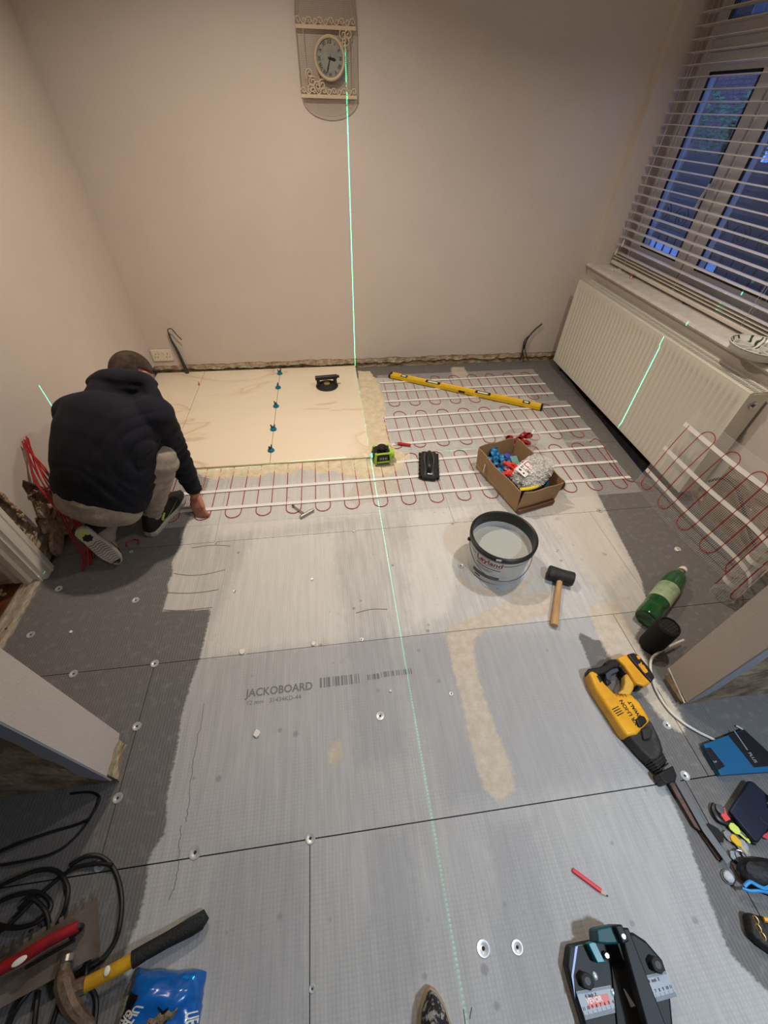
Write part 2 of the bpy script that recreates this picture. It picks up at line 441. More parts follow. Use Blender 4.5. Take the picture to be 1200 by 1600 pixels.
GREY2 = [wp([(690, 990), (860, 985), (935, 1010), (1040, 1225), (1000, 1220), (700, 1255), (650, 1120), (620, 1000)]),
         wp([(345, 1325), (470, 1310), (482, 1600), (390, 1650), (300, 1500)]),
         wp([(580, 1300), (640, 1290), (660, 1500), (640, 1600), (590, 1600)]),
         wp([(760, 1290), (830, 1280), (860, 1420), (900, 1600), (800, 1600)]),
         wp([(905, 1100), (960, 1090), (1010, 1180), (960, 1200)]),
         wp([(540, 1000), (610, 990), (640, 1180), (560, 1200)])]
LITE2 = [wp([(395, 840), (520, 830), (540, 1000), (400, 1015), (330, 1020), (350, 940)]),
         wp([(640, 800), (740, 790), (700, 960), (640, 980)]),
         wp([(830, 640), (925, 765), (985, 880), (940, 930), (860, 820), (780, 720)]),
         wp([(320, 765), (560, 745), (600, 800), (330, 840)])]
def far_min(P, polys):
    s = np.full(len(P), -1.0)
    for q in polys: s = np.maximum(s, poly_sd(P, q))
    return s
def floor_material():
    m = bpy.data.materials.new('backer_board'); m.use_nodes = True; nt = m.node_tree; b = nt.nodes['Principled BSDF']
    N = nt.nodes.new; L = nt.links.new
    tc = N('ShaderNodeTexCoord'); at1 = N('ShaderNodeVertexColor'); at1.layer_name = 'smear'
    sep = N('ShaderNodeSeparateColor'); L(at1.outputs['Color'], sep.inputs[0])
    def mth(op, a, c, clamp=False):
        n = N('ShaderNodeMath'); n.operation = op; n.use_clamp = clamp
        for i, q in enumerate((a, c)):
            if isinstance(q, (int, float)): n.inputs[i].default_value = q
            elif q is not None: L(q, n.inputs[i])
        return n.outputs[0]
    def nz(scale, detail=6, stretch=(1, 1, 1), rough=.6):
        mp = N('ShaderNodeMapping'); mp.inputs['Scale'].default_value = stretch; L(tc.outputs['Object'], mp.inputs['Vector'])
        n = N('ShaderNodeTexNoise'); n.inputs['Scale'].default_value = scale; n.inputs['Detail'].default_value = detail; n.inputs['Roughness'].default_value = rough
        L(mp.outputs[0], n.inputs['Vector']); return n.outputs['Fac']
    def mask(ch, amp, width, ns):
        d = mth('SUBTRACT', ch, .5); e = mth('MULTIPLY', mth('SUBTRACT', ns, .5), amp)
        s = mth('ADD', d, e); return mth('ADD', mth('DIVIDE', s, width), .5, True)
    def mix(f, a, c):
        n = N('ShaderNodeMix'); n.data_type = 'RGBA'
        if isinstance(f, float): n.inputs[0].default_value = f
        else: L(f, n.inputs[0])
        for i, q in ((6, a), (7, c)):
            if isinstance(q, tuple): n.inputs[i].default_value = lin(q) + (1,)
            else: L(q, n.inputs[i])
        return n.outputs[2]
    streak = nz(9, 5, (6, .45, 1)); streak2 = nz(16, 4, (5, .3, 1)); blot = nz(3.2, 4); fine = nz(140, 3); mid = nz(34, 6)
    # woven surface: 10 mm squares
    sx = N('ShaderNodeSeparateXYZ'); L(tc.outputs['Object'], sx.inputs[0])
    def wv(o, pitch): return mth('SINE', mth('MULTIPLY', o, 2 * PI / pitch), 0)
    wx = mth('MULTIPLY', mth('ADD', wv(sx.outputs[0], .010), 1), .5); wy = mth('MULTIPLY', mth('ADD', wv(sx.outputs[1], .010), 1), .5)
    weave = mth('MULTIPLY', mth('POWER', wx, .6), mth('POWER', wy, .35))
    wfade = mth('MULTIPLY', mth('SUBTRACT', blot, .36), 5.0, True)
    dark = mix(mth('MULTIPLY', wx, .5), (98, 96, 95), (124, 121, 118)); dark = mix(mth('MULTIPLY', mth('SUBTRACT', mid, .52), 3, True), dark, (134, 131, 128))
    lightc = mix(mth('MULTIPLY', mth('SUBTRACT', streak, .34), 3.0, True), (184, 182, 179), (206, 203, 198))
    lightc = mix(mth('MULTIPLY', mth('SUBTRACT', streak2, .55), 3.0, True), lightc, (214, 210, 203))
    lw = mix(mth('MULTIPLY', mth('SUBTRACT', 1.0, weave), .24), lightc, (128, 126, 124))
    lightc = mix(wfade, lightc, lw)
    # small dark drips and scuffs
    vo = N('ShaderNodeTexVoronoi'); vo.inputs['Scale'].default_value = 16; L(tc.outputs['Object'], vo.inputs['Vector'])
    rad = mth('MULTIPLY', mth('SUBTRACT', nz(5, 2), .43), .9); drip = mth('MULTIPLY', mth('SUBTRACT', rad, vo.outputs['Distance']), 14, True)
    lightc = mix(mth('MULTIPLY', drip, .6), lightc, (112, 110, 110))
    scuff = mth('MULTIPLY', mth('SUBTRACT', nz(26, 8, (1, 1, 1), .75), .66), 12, True)
    lightc = mix(mth('MULTIPLY', scuff, .6), lightc, (226, 222, 214))
    nearb = mth('MULTIPLY', mth('SUBTRACT', .779, sx.outputs[1]), 300.0, True); lightc = mix(mth('MULTIPLY', nearb, .42), lightc, (150, 151, 154))
    g = mask(sep.outputs[2], .10, .05, mid); lightc = mix(mth('MULTIPLY', g, .34), lightc, (142, 143, 147))
    al = mask(at1.outputs['Alpha'], .10, .05, mid); lightc = mix(mth('MULTIPLY', al, .45), lightc, (226, 222, 214))
    k = mask(sep.outputs[0], .022, .008, nz(60, 7, (.35, 2.2, 1)))
    col = mix(k, dark, lightc)
    wsc = mth('MULTIPLY', mth('SUBTRACT', nz(17, 9, (1, 1, 1), .8), .69), 14, True); col = mix(mth('MULTIPLY', wsc, .5), col, (205, 200, 190))
    bg = mask(sep.outputs[1], .05, .012, nz(40, 8, (1, 1, 1), .75))
    bc = mix(mth('MULTIPLY', mth('SUBTRACT', mid, .4), 3, True), (190, 177, 158), (210, 198, 181))
    col = mix(mth('MULTIPLY', bg, .92), col, bc)
    L(col, b.inputs['Base Color']); b.inputs['Roughness'].default_value = .78
    h = mth('ADD', mth('MULTIPLY', mth('MULTIPLY', weave, .6), 1), mth('MULTIPLY', fine, .3)); h = mth('ADD', h, mth('MULTIPLY', bg, .9)); h = mth('ADD', h, mth('MULTIPLY', k, .5))
    bp = N('ShaderNodeBump'); bp.inputs['Strength'].default_value = .45; bp.inputs['Distance'].default_value = .0015
    L(h, bp.inputs['Height']); L(bp.outputs[0], b.inputs['Normal'])
    return m
FLOORM = floor_material(); MATS['backer_board'] = FLOORM

# sub-floor with the open trench under the radiator
b = MB(); b.box((0.15, 0.3, -0.045), (3.30, 5.8, .06)); b.box((1.82 + .4, -.95, -.045), (1.2, 2.7, .06)); b.box((-1.6, -.95, -.045), (.7, 2.7, .06)); b.box((1.9, 1.8, -.16), (.4, 3.2, .05))
floor = struct(obj('floor', b, DARKV, smooth=0))
def board(x0, x1, y0, y1, gap=.0012, poly=None):
    x0 += gap; x1 -= gap; y0 += gap * 1.2; y1 -= gap * 1.2
    nx = max(2, int((x1 - x0) / .02)); ny = max(2, int((y1 - y0) / .02))
    X = np.linspace(x0, x1, nx + 1); Y = np.linspace(y0, y1, ny + 1)
    gx, gy = np.meshgrid(X, Y); P = np.stack([gx.ravel(), gy.ravel()], 1)
    xe = None
    if poly is not None:           # right-hand edge follows the trench
        lim = np.interp(P[:, 1], poly[0], poly[1]); P[:, 0] = np.where(P[:, 0] > lim, lim, P[:, 0])
    vs = [(p[0], p[1], 0.0) for p in P]; fs = []
    for j in range(ny):
        for i in range(nx):
            a = j * (nx + 1) + i; fs.append((a, a + 1, a + nx + 2, a + nx + 1))
    # skirt
    edge = [i for i in range(nx + 1)] + [(j + 1) * (nx + 1) + nx for j in range(ny)] + [ny * (nx + 1) + i for i in range(nx - 1, -1, -1)] + [j * (nx + 1) for j in range(ny - 1, 0, -1)]
    o = len(vs); vs += [(vs[i][0], vs[i][1], -.0125) for i in edge]
    n = len(edge); fs += [(edge[i], o + i, o + (i + 1) % n, edge[(i + 1) % n]) for i in range(n)]
    me = bpy.data.meshes.new('backer_board'); me.from_pydata(vs, [], fs)
    ca = me.color_attributes.new('smear', 'FLOAT_COLOR', 'POINT')
    A = np.array(vs)[:, :2]; sc = lambda s: np.clip(s, -.5, .5) + .5
    colr = np.stack([sc(poly_sd(A, LIGHT)), sc(far_min(A, BEIGE)), sc(far_min(A, GREY2)), sc(far_min(A, LITE2))], 1)
    ca.data.foreach_set('color', colr.ravel().astype(np.float32))
    o = obj('backer_board', me, FLOORM, floor, smooth=0, fix=False)
    return o
rows = [(-1.62, -1.02, (-.765, .435, 1.635)), (-1.02, -.42, (-1.2, 0.0, 1.2)), (-.42, .18, (-1.365, -.165, 1.035)), (.18, .78, (-.75, 1.12)), (.78, 1.38, (1.32,)), (1.38, 1.98, (-.625, .575)), (1.98, 2.58, (-.1, 1.1)), (2.58, 3.178, (-.62, .575))]
TR = ([.5, 1.45, 1.62, 1.98, 2.37, 2.88, 3.2], [1.955, 1.95, 1.80, 1.82, 1.85, 1.89, 1.90])
for y0, y1, js in rows:
    lo = XL - .003 if y0 > .1 else -1.9
    hi = 1.955 if y0 > .1 else 2.4
    xs = [lo] + [j for j in js if lo < j < hi - .1] + [hi]
    for i in range(len(xs) - 1):
        board(xs[i], xs[i + 1], y0, y1, gap=.0013 if abs(y1 - .18) < .01 or abs(y0 - .18) < .01 else .0008, poly=TR if (i == len(xs) - 2 and y0 > .7) else None)
# the far edge of the trench: concrete, and rubble in it
b = MB(); b.box((1.925, 2.4, -.05), (.06, 1.6, .05)); obj('trench_ledge', b, DARKV, floor, smooth=0)
b = MB(); r = random.Random(3)
for k in range(60):
    s = r.uniform(.006, .02); b.ell((r.uniform(1.84, 1.93), r.uniform(1.5, 3.1), -.125 + r.random() * .02), (s, s * 1.2, s * .7), seg=6, rings=4)
stuff(obj('rubble', b, mat('rubble', (150, 120, 80), .9, c2=(90, 66, 44), vscale=40), floor, smooth=0, fix=False))

# fixing washers and screws
STEEL = mat('galvanised_steel', (190, 190, 192), .3, 1.0, var=.12, vscale=90)
wash = [(305, 1332), (755, 1482), (808, 1480), (485, 1310), (92, 920), (48, 992), (212, 938), (115, 1053), (242, 1037), (214, 1135), (184, 1247), (594, 1119), (1070, 1212), (1042, 1133), (1059, 858), (937, 798), (720, 884), (156, 1352),
        (382, 1020), (490, 1005), (488, 906), (367, 924), (565, 999), (338, 849), (205, 862), (945, 866), (707, 818), (765, 577 + 66), (621, 655), (735, 713), (689, 760), (472, 788), (943, 865), (488, 1545), (553, 831), (705, 1084)]
wm0 = None
for i, (x, y) in enumerate(wash):
    p = at(x, y, 0.0)
    big = i < 18
    if i in (0, 18):
        b = MB()
        if i == 0: b.lathe([(.0035, -.001), (.004, .0002), (.008, .0008), (.012, .0022), (.0165, .0022), (.0175, .0004)], 20)
        else: b.lathe([(.002, -.001), (.003, .0006), (.007, .0012), (.0085, .0002)], 12)
        W0 = obj('fixing_washer' if i == 0 else 'screw', b, mat('bright_zinc', (206, 206, 206), .35, .45), floor)
        b = MB()
        b.lathe([(0, -.0004), (.0035, -.0004), (.0045, .0006)] if i == 0 else [(0, .0), (.0022, .0008)], 10)
        s = obj('screw' if i == 0 else 'screw_recess', b, DARKV, W0)
        o = W0
    else:
        o = W0.copy(); C.objects.link(o); o.parent = floor
        s = W0.children[0].copy(); C.objects.link(s); s.parent = o
    o.location = (p.x, p.y, .0005)
    if big and i not in (0, 1): o.scale = (.85, .85, 1)

# printed maker's name and lines on the board
PRINT = mat('board_print', (122, 121, 121), .8)
p = at(437, 1078, 0); M0 = Matrix.Translation((p.x, p.y, .0006)) @ Matrix.Rotation(math.radians(0), 4, 'Z')
text('board_print', 'JACKOBOARD', .040, PRINT, floor, M0 @ Matrix.Diagonal((.92, 1, 1, 1)), bold=.0008)
p = at(428, 1094, 0); text('board_print', '12 mm   31434KD-44', .022, PRINT, floor, Matrix.Translation((p.x, p.y, .0006)))
b = MB(); r = random.Random(9)
x = -.125
while x < .22:
    w = r.choice((.002, .003, .005, .007))
    if not (.02 < x < .05): b.box((x, .633 + (.004 if x > .1 else 0), .0007), (w, .036 if x < .02 else .02, .0004))
    x += w + r.choice((.002, .003, .006))
obj('board_print', b, PRINT, floor, smooth=0)
# pencil tick by the near edge, and hairline cracks
LEAD = mat('pencil_line', (60, 60, 62), .8)
b = MB()
for a, c in (((724, 1576), (727, 1600)), ((737, 1574), (734, 1592))): b.tube([at(*a, .0008), at(*c, .0008)], .0008, 4)
obj('pencil_mark', b, LEAD, floor)
b = MB(); r = random.Random(5)
for path in ([(318, 1100), (312, 1140), (303, 1180), (300, 1210), (294, 1260), (290, 1290)], [(284, 1290), (279, 1330), (278, 1360), (270, 1390), (264, 1410)]):
    pts = []
    for i in range(len(path) - 1):
        for k in range(5):
            t = k / 5; pts.append(at(path[i][0] + (path[i + 1][0] - path[i][0]) * t + r.uniform(-1.6, 1.6), path[i][1] + (path[i + 1][1] - path[i][1]) * t, .0006))
    b.tube(pts, .0006, 4)
obj('hairline_crack', b, LEAD, floor)
# trowel ridges left at the ragged edge of the skim coat
b = MB()
for pl in ([(262, 926), (290, 927), (318, 925), (342, 921)], [(272, 896), (296, 899), (322, 897), (352, 890)], [(256, 953), (285, 954), (312, 951), (332, 949)], [(300, 856), (330, 852), (360, 853)], [(556, 958), (580, 952), (605, 952)]):
    b.tube(catmull([at(x, y, .0004) for x, y in pl], 5), .0022, 6, flat=.5)
stuff(obj('skim_ridge', b, mat('skim_ridge_grey', (138, 130, 118), .9), floor))
# white chips and scraps lying about
CHIP = mat('white_plaster_chip', (232, 228, 218), .8)
for i, (x, y, s) in enumerate([(402, 1146, .014), (379, 1019, .013), (490, 1006, .011), (1056, 860, .012), (112, 988, .008), (610, 1080, .006)]):
    r = random.Random(i + 40); p = at(x, y, 0)
    b = MB(); b.prism([(s * r.uniform(.6, 1.1) * math.cos(a), s * r.uniform(.6, 1.1) * math.sin(a)) for a in [k * PI * 2 / 7 for k in range(7)]], 0, .004 + s * .2)
    o = tag(obj('plaster_chip', b, CHIP, smooth=0, bev=.001), '', 'chip'); o.location = (p.x, p.y, .001); o.rotation_euler = (0, 0, i)
    o['label'] = ['white plaster chip on the open grey board below the board print', 'white plaster scrap on the board seam, left of the other seam scrap', 'white plaster scrap on the board seam, right of the other seam scrap', 'white chip on the dark board beside the raised heating mat', 'thin white chip on the dark board near the doorway', 'tiny white chip among the grey barcode print'][i]
# ------------------------------------------------------------ window, sill, blind
b = MB()
prof = [(0, -.001), (.0, .0), (-.248, 0), (-.258, -.004), (-.264, -.015), (-.258, -.026), (-.248, -.03), (0, -.03)]
b.loft([[(XR + .235 + p, y, WZ0 + q) for p, q in prof[1:]] for y in (WY1 + .055, PY1 + .02)])
trim_3 = struct(obj('trim_3', b, mat('dusty_white_sill', (206, 200, 194), .5, var=.10, vscale=18), smooth=50))
FRAME = mat('white_upvc', (218, 220, 226), .3)
GASK = mat('black_gasket', (28, 32, 44), .5)
GLASS = mat('window_glass', (220, 232, 245), .02, alpha=.08)
OBSC = mat('obscured_glass', (150, 180, 230), .25, alpha=.75, bump=.8, bscale=90)
b = MB()
XW = 2.17
def fbar(b, y0, y1, z0, z1, d=.06, x=XW + .03): b.box((x, (y0 + y1) / 2, (z0 + z1) / 2), (d, abs(y1 - y0), z1 - z0))
fbar(b, WY1, 3.055, WZ0, WZ1); fbar(b, WY0, WY0 + .07, WZ0, WZ1); fbar(b, 3.055, WY0 + .07, WZ0, .800); fbar(b, 3.055, WY0 + .07, WZ1 - .07, WZ1)
fbar(b, 3.055, WY0 + .07, 1.755, 1.805); fbar(b, 2.535, 2.505, .80, 1.755); fbar(b, 1.46, 1.43, .80, 1.755)
window_1 = struct(obj('window_1', b, FRAME, smooth=0, bev=.003))
def sash(y0, y1, z0, z1, handle, glass, w=.07):
    b = MB(); x = XW + .012; d = .05
    fbar(b, y0, y0 - w, z0, z1, d, x); fbar(b, y1 + w, y1, z0, z1, d, x); fbar(b, y0 - w, y1 + w, z0, z0 + w, d, x); fbar(b, y0 - w, y1 + w, z1 - w, z1, d, x)
    s = obj('sash', b, FRAME, window_1, smooth=0, bev=.006)
    b = MB(); g = .012; yi0, yi1, zi0, zi1 = y0 - w, y1 + w, z0 + w, z1 - w
    x = XW - .010
    fbar(b, yi0, yi0 - g, zi0, zi1, .008, x); fbar(b, yi1 + g, yi1, zi0, zi1, .008, x); fbar(b, yi0, yi1, zi0, zi0 + g, .008, x); fbar(b, yi0, yi1, zi1 - g, zi1, .008, x)
    obj('gasket', b, GASK, s, smooth=0)
    b = MB(); fbar(b, yi0, yi1, zi0, zi1, .006, XW + .01); obj('glass_pane', b, glass, s, smooth=0)
    if handle:
        b = MB(); hy = y1 + w / 2 if handle > 0 else y0 - w / 2
        b.box((XW - .018, hy, (z0 + z1) / 2 - .03), (.014, .026, .07)); b.tube([(XW - .024, hy, (z0 + z1) / 2 - .03), (XW - .045, hy, (z0 + z1) / 2 - .03), (XW - .05, hy + .012, (z0 + z1) / 2 - .075), (XW - .045, hy + .025, (z0 + z1) / 2 - .14)], .009, 8)
        obj('window_handle', b, FRAME, s, bev=.002)
    return s
sash(3.052, 2.538, .803, 1.752, 1, GLASS); sash(2.502, 1.462, .803, 1.752, 0, GLASS); sash(1.427, .825, .803, 1.752, -1, GLASS)
sash(3.052, 1.462, 1.808, 2.005, 0, OBSC, .045); sash(1.427, .825, 1.808, 2.005, 0, OBSC, .045)

BLIND = mat('white_blind_slat', (216, 208, 198), .4, var=.04, vscale=6)
blind = thing('venetian_blind', 'white venetian blind with open wide slats hanging in the window recess', 'blind', (2.083, 2.0, .742))
BY0, BY1 = 3.100 - 2.0, .80 - 2.0
SL = MB()
sec = [(-.024, -.0010), (-.012, .0008), (0, .0016), (.012, .0008), (.024, -.0010), (.024, -.0035), (.012, -.0017), (0, -.0009), (-.012, -.0017), (-.024, -.0035)]
SL.loft([[(p, y, q) for p, q in sec] for y in (BY0, BY1)])
sl0 = None
zs = [.046, .062, .079] + [.125 + k * .0467 for k in range(26)]
for i, z in enumerate(zs):
    if sl0 is None: o = sl0 = obj('slat', SL, BLIND, blind, smooth=40)
    else: o = sl0.copy(); C.objects.link(o); o.parent = blind
    o.location = (0, 0, z); o.rotation_euler = (0, math.radians(3 + random.uniform(-1.2, 1.2)), math.radians(random.uniform(-.08, .08)))
b = MB(); b.box((0, (BY0 + BY1) / 2, .018), (.052, BY0 - BY1, .022)); obj('bottom_rail', b, BLIND, blind, smooth=0, bev=.006, seg=3)
b = MB(); b.box((0, (BY0 + BY1) / 2, 1.315), (.056, BY0 - BY1, .045)); obj('head_rail', b, BLIND, blind, smooth=0, bev=.003)
for k, y in enumerate((.93, .40, -.15, -.72)):
    b = MB()
    for dx in (-.027, .027): b.tube([(dx, y, .02), (dx, y, 1.30)], .0008, 5)
    if k in (0, 2): b.tube([(0, y + .008, .02), (0, y + .008, 1.30)], .0009, 5)
    obj('ladder_cord', b, BLIND, blind)
b = MB(); b.tube([(-.034, 1.015, 1.30), (-.036, 1.02, .16)], .0009, 5); b.cyl((-.036, 1.02, .165), (-.036, 1.02, .125), .004, 8, .007); b.tube([(-.034, .96, 1.30), (-.036, 1.06, .10)], .0009, 5); b.cyl((-.036, 1.06, .105), (-.036, 1.06, .07), .004, 8, .007)
obj('pull_cord', b, BLIND, blind)

# ------------------------------------------------------------ outside at dusk
PAV = mat('pale_paving', (168, 178, 196), .8, var=.12, vscale=4)
b = MB(); b.box((6.2, 2.6, -.15), (7.8, 12, .1)); struct(obj('ground', b, PAV, smooth=0))
fence = thing('garden_fence', 'dark timber board fence close outside the right-hand window pane', 'fence', (3.45, 1.95, -.10), math.radians(-2))
FW = mat('dark_fence_timber', (70, 56, 48), .85, c2=(44, 38, 38), vscale=4, stretch=(1, .3, 8))
bb = MB(); bb.box((0, 0, 0), (.02, 3.5, .118), Matrix.Rotation(.08, 4, 'Y'))
f0 = None
for k in range(17):
    if f0 is None: o = f0 = obj('fence_board', bb, FW, fence, smooth=0)
    else: o = f0.copy(); C.objects.link(o); o.parent = fence
    o.location = (0, 0, .06 + k * .114)
for k in range(3):
    b = MB(); b.box((.06, -1.65 + 1.65 * k, .97), (.08, .08, 1.94)); obj('fence_post', b, FW, fence, smooth=0, bev=.004)
fence2 = thing('boundary_fence', 'low dark board fence under the green hedge', 'fence', (6.0, 6.6, -.10), math.radians(-4))
bb = MB(); bb.box((0, 0, 0), (.02, 8.0, .15), Matrix.Rotation(.08, 4, 'Y')); f0 = None
for k in range(8):
    if f0 is None: o = f0 = obj('fence_board', bb, FW, fence2, smooth=0)
    else: o = f0.copy(); C.objects.link(o); o.parent = fence2
    o.location = (0, 0, .08 + k * .146)
# hedge above the fence
HED = mat('hedge_leaf', (112, 150, 92), .7, c2=(60, 96, 62), vscale=20)
b = MB(); r = random.Random(8)
for k in range(5200):
    y = r.uniform(-3.8, 3.6); z = r.uniform(1.2, 2.15) + .1 * math.sin(y * 3); x = r.uniform(-.18, .18) - (.12 if z > 1.6 else 0)
    s = r.uniform(.03, .055); a, c = r.uniform(0, PI), r.uniform(-1, 1)
    T = Matrix.Translation((x, y, z)) @ Matrix.Rotation(a, 4, 'Z') @ Matrix.Rotation(c, 4, 'X')
    b.add([(-s, 0, 0), (0, -s * .5, .004), (s, 0, 0), (0, s * .5, .004)], [(0, 1, 2, 3)], T)
hedge = thing('hedge', 'clipped green hedge growing over the low boundary fence', 'hedge', (6.45, 6.6, -.35), math.radians(-4))
stuff(obj('foliage', b, HED, hedge, smooth=0, fix=False))
for y in (-2.6, -1.3, 0, 1.3, 2.6):
    b = MB(); b.tube([(0, y, .26), (.02, y + .05, .9), (-.03, y + .1, 1.8)], .03, 7); obj('stem', b, FW, hedge)
# brick house across the way, courses as relief, two lit-sky windows
house = thing('brick_house', 'red brick house with white framed windows across the garden', 'house', (9.2, 8.5, -.1), math.radians(-6))
BR = mat('house_brick', (104, 72, 66), .9, c2=(74, 56, 58), vscale=6)
b = MB(); b.box((.3, 0, 2.6), (.5, 11, 5.2)); obj('wall', b, mat('mortar', (96, 92, 92), .95), house, smooth=0)
b = MB()
for j in range(66):
    for i in range(46):
        y = -5.4 + i * .235 + (.117 if j % 2 else 0); b.box((.045, y, .04 + j * .078), (.02, .222, .067))
stuff(obj('brick_courses', b, BR, house, smooth=0, fix=False))
for (y, z, w, h) in ((2.2, 2.9, .9, 1.2), (.4, 2.3, .9, 1.2), (-1.6, 2.3, .9, 1.2), (3.9, 3.2, .7, 1.2), (1.2, 1.1, 1.0, 1.1)):
    b = MB()
    for yy, zz, ww, hh in ((y, z + h / 2, w + .1, .07), (y, z - h / 2, w + .16, .07), (y - w / 2, z, .06, h), (y + w / 2, z, .06, h), (y, z, .05, h)): b.box((.02, yy, zz), (.06, ww, hh))
    f = obj('window_frame', b, FRAME, house, smooth=0)
    b = MB(); b.box((.03, y, z), (.02, w, h)); obj('pane', b, mat('house_glass', (150, 180, 215), .1), f, smooth=0)
b = MB(); b.prism([(-.2, 5.1), (.3, 5.9), (3.5, 5.9), (3.5, 5.1)], -5.7, 5.7, Matrix(((1, 0, 0, 0), (0, 0, 1, 0), (0, 1, 0, 0), (0, 0, 0, 1)))); obj('roof', b, mat('slate_roof', (60, 62, 72), .7), house, smooth=0)
# low iron railing with scrolls in front of the fence
IRON = mat('black_iron', (24, 26, 32), .5, .4)
rail = thing('iron_railing', 'low black iron railing with scrolls outside by the window', 'railing', (2.95, 3.3, -.10), 0)
b = MB()
for z in (.12, .90, 1.12): b.box((0, .3, z), (.02, 2.6, .018))
obj('rail', b, IRON, rail, smooth=0)
bar = MB(); bar.cyl((0, 0, .1), (0, 0, .90), .007, 6)
b0 = None
for k in range(24):
    o = obj('bar', bar, IRON, rail) if b0 is None else b0.copy()
    if b0 is None: b0 = o
    else: C.objects.link(o); o.parent = rail
    o.location = (0, -.95 + k * .11, 0)
s0 = None
scr = MB(); pts = []
for k in range(40):
    t = k / 39 * 2.2 * 2 * PI; rr = .085 * (1 - k / 46); pts.append((0, rr * math.cos(t), 1.01 + rr * math.sin(t)))
scr.tube(pts, .006, 6)
for k in range(12):
    o = obj('scroll', scr, IRON, rail) if s0 is None else s0.copy()
    if s0 is None: s0 = o
    else: C.objects.link(o); o.parent = rail
    o.location = (0, -.9 + k * .22, 0)

# ------------------------------------------------------------ radiator
RAD = mat('radiator_enamel', (216, 212, 200), .35)
RX0, RX1, RZ0, RZ1, RYA, RYB = 1.822, 1.930, .068, .658, 1.405, 3.035
rad = thing('radiator', 'white panel radiator with vertical flutes under the window', 'radiator', (1.9, 2.22, .068))
def pressed(x, s):
    b = MB(); n = 41; p = (RYB - RYA - .05) / n
    zlv = [(RZ0, 0), (RZ0 + .022, 0), (RZ0 + .04, 1), (RZ1 - .062, 1), (RZ1 - .045, 0), (RZ1, 0)]
    ys = [(RYA, 0)]
    for i in range(n):
        y = RYA + .025 + i * p
        ys += [(y + p * .10, 0), (y + p * .30, 1), (y + p * .62, 1), (y + p * .82, 0)]
    ys.append((RYB, 0))
    vs = []; fs = []
    for z, a in zlv:
        for y, d in ys: vs.append((x + s * .0075 * a * d, y, z))
    m = len(ys)
    for j in range(len(zlv) - 1):
        for i in range(m - 1): k = j * m + i; fs.append((k, k + 1, k + m + 1, k + m))
    o = len(vs); vs += [(x + s * .012, y, z) for y, z in ((RYA, RZ0), (RYB, RZ0), (RYB, RZ1), (RYA, RZ1))]
    q = [(RYA, RZ0), (RYB, RZ0), (RYB, RZ1), (RYA, RZ1)]
    o2 = len(vs); vs += [(x, y, z) for y, z in q]
    fs += [(o, o + 3, o + 2, o + 1)] + [(o2 + i, o2 + (i + 1) % 4, o + (i + 1) % 4, o + i) for i in range(4)]
    b.add(vs, fs); return b
obj('front_panel', pressed(RX0, 1), RAD, rad, smooth=30, world=True)
obj('rear_panel', pressed(RX1 - .014, 1), RAD, rad, smooth=30, world=True)
for y in (RYA + .001, RYB - .003):
    b = MB(); b.box(((RX0 + RX1) / 2, y, (RZ0 + RZ1) / 2 + .001), (RX1 - RX0 - .012, .003, RZ1 - RZ0 - .012)); obj('side_panel', b, RAD, rad, smooth=0, world=True)
b = MB()
for x in (RX0 + .012, (RX0 + RX1) / 2, RX1 - .016): b.box((x, (RYA + RYB) / 2, RZ1 + .001), (.004 if x == (RX0 + RX1) / 2 else .008, RYB - RYA, .004))
n = 130
for i in range(n): b.box(((RX0 + RX1) / 2, RYA + .008 + i * (RYB - RYA - .016) / (n - 1), RZ1), (RX1 - RX0 - .02, .005, .002))
obj('top_grille', b, RAD, rad, smooth=0, world=True)
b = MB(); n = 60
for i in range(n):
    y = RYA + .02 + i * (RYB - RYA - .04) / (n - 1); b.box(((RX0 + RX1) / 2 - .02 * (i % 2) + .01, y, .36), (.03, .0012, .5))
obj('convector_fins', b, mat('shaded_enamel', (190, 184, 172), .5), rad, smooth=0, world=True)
b = MB(); b.cyl((1.872, RYA + .004, .600), (1.872, RYA - .010, .600), .018, 16); b.cyl((1.872, RYA - .006, .600), (1.872, RYA - .020, .600), .008, 8)
obj('blanking_plug', b, mat('chrome', (200, 200, 200), .15, 1.0), rad, world=True)
b = MB(); b.tube([(1.875, 2.985, .075), (1.878, 2.985, .03), (1.880, 2.970, -.02), (1.88, 2.965, -.13)], .0085, 10); b.cyl((1.875, 2.985, .085), (1.875, 2.985, .045), .015, 8)
obj('feed_pipe', b, mat('dull_copper', (92, 60, 46), .5, .7), rad, world=True)
b = MB(); b.box((1.936, 1.62, .42), (.010, .04, .44)); b.box((1.936, 2.82, .42), (.010, .04, .44)); obj('wall_bracket', b, RAD, rad, smooth=0, world=True)

# ------------------------------------------------------------ things on the sill
g = at(986, 434, WZ0)
t = thing('glue_tube', 'small red and white glue tube lying on the window sill', 'glue tube', (g.x, g.y, WZ0 + .0005), math.radians(-125))
b = MB(); b.lathe([(0, -.030), (.007, -.030), (.0085, -.026), (.0085, .012), (.004, .018), (.0035, .024)], 14, Matrix.Translation((0, 0, .0087)) @ Matrix.Rotation(PI / 2, 4, 'Y')); obj('tube_body', b, mat('red_label', (150, 40, 40), .4), t)
b = MB(); b.lathe([(.0055, .018), (.005, .04), (0, .041)], 12, Matrix.Translation((0, 0, .0087)) @ Matrix.Rotation(PI / 2, 4, 'Y')); b.lathe([(0, -.05), (.0087, -.05), (.0088, -.030)], 12, Matrix.Translation((0, 0, .0088)) @ Matrix.Rotation(PI / 2, 4, 'Y')); obj('cap', b, WHITE, t)
g = at(970, 426, WZ0)
b = MB(); r = random.Random(2); n = 9
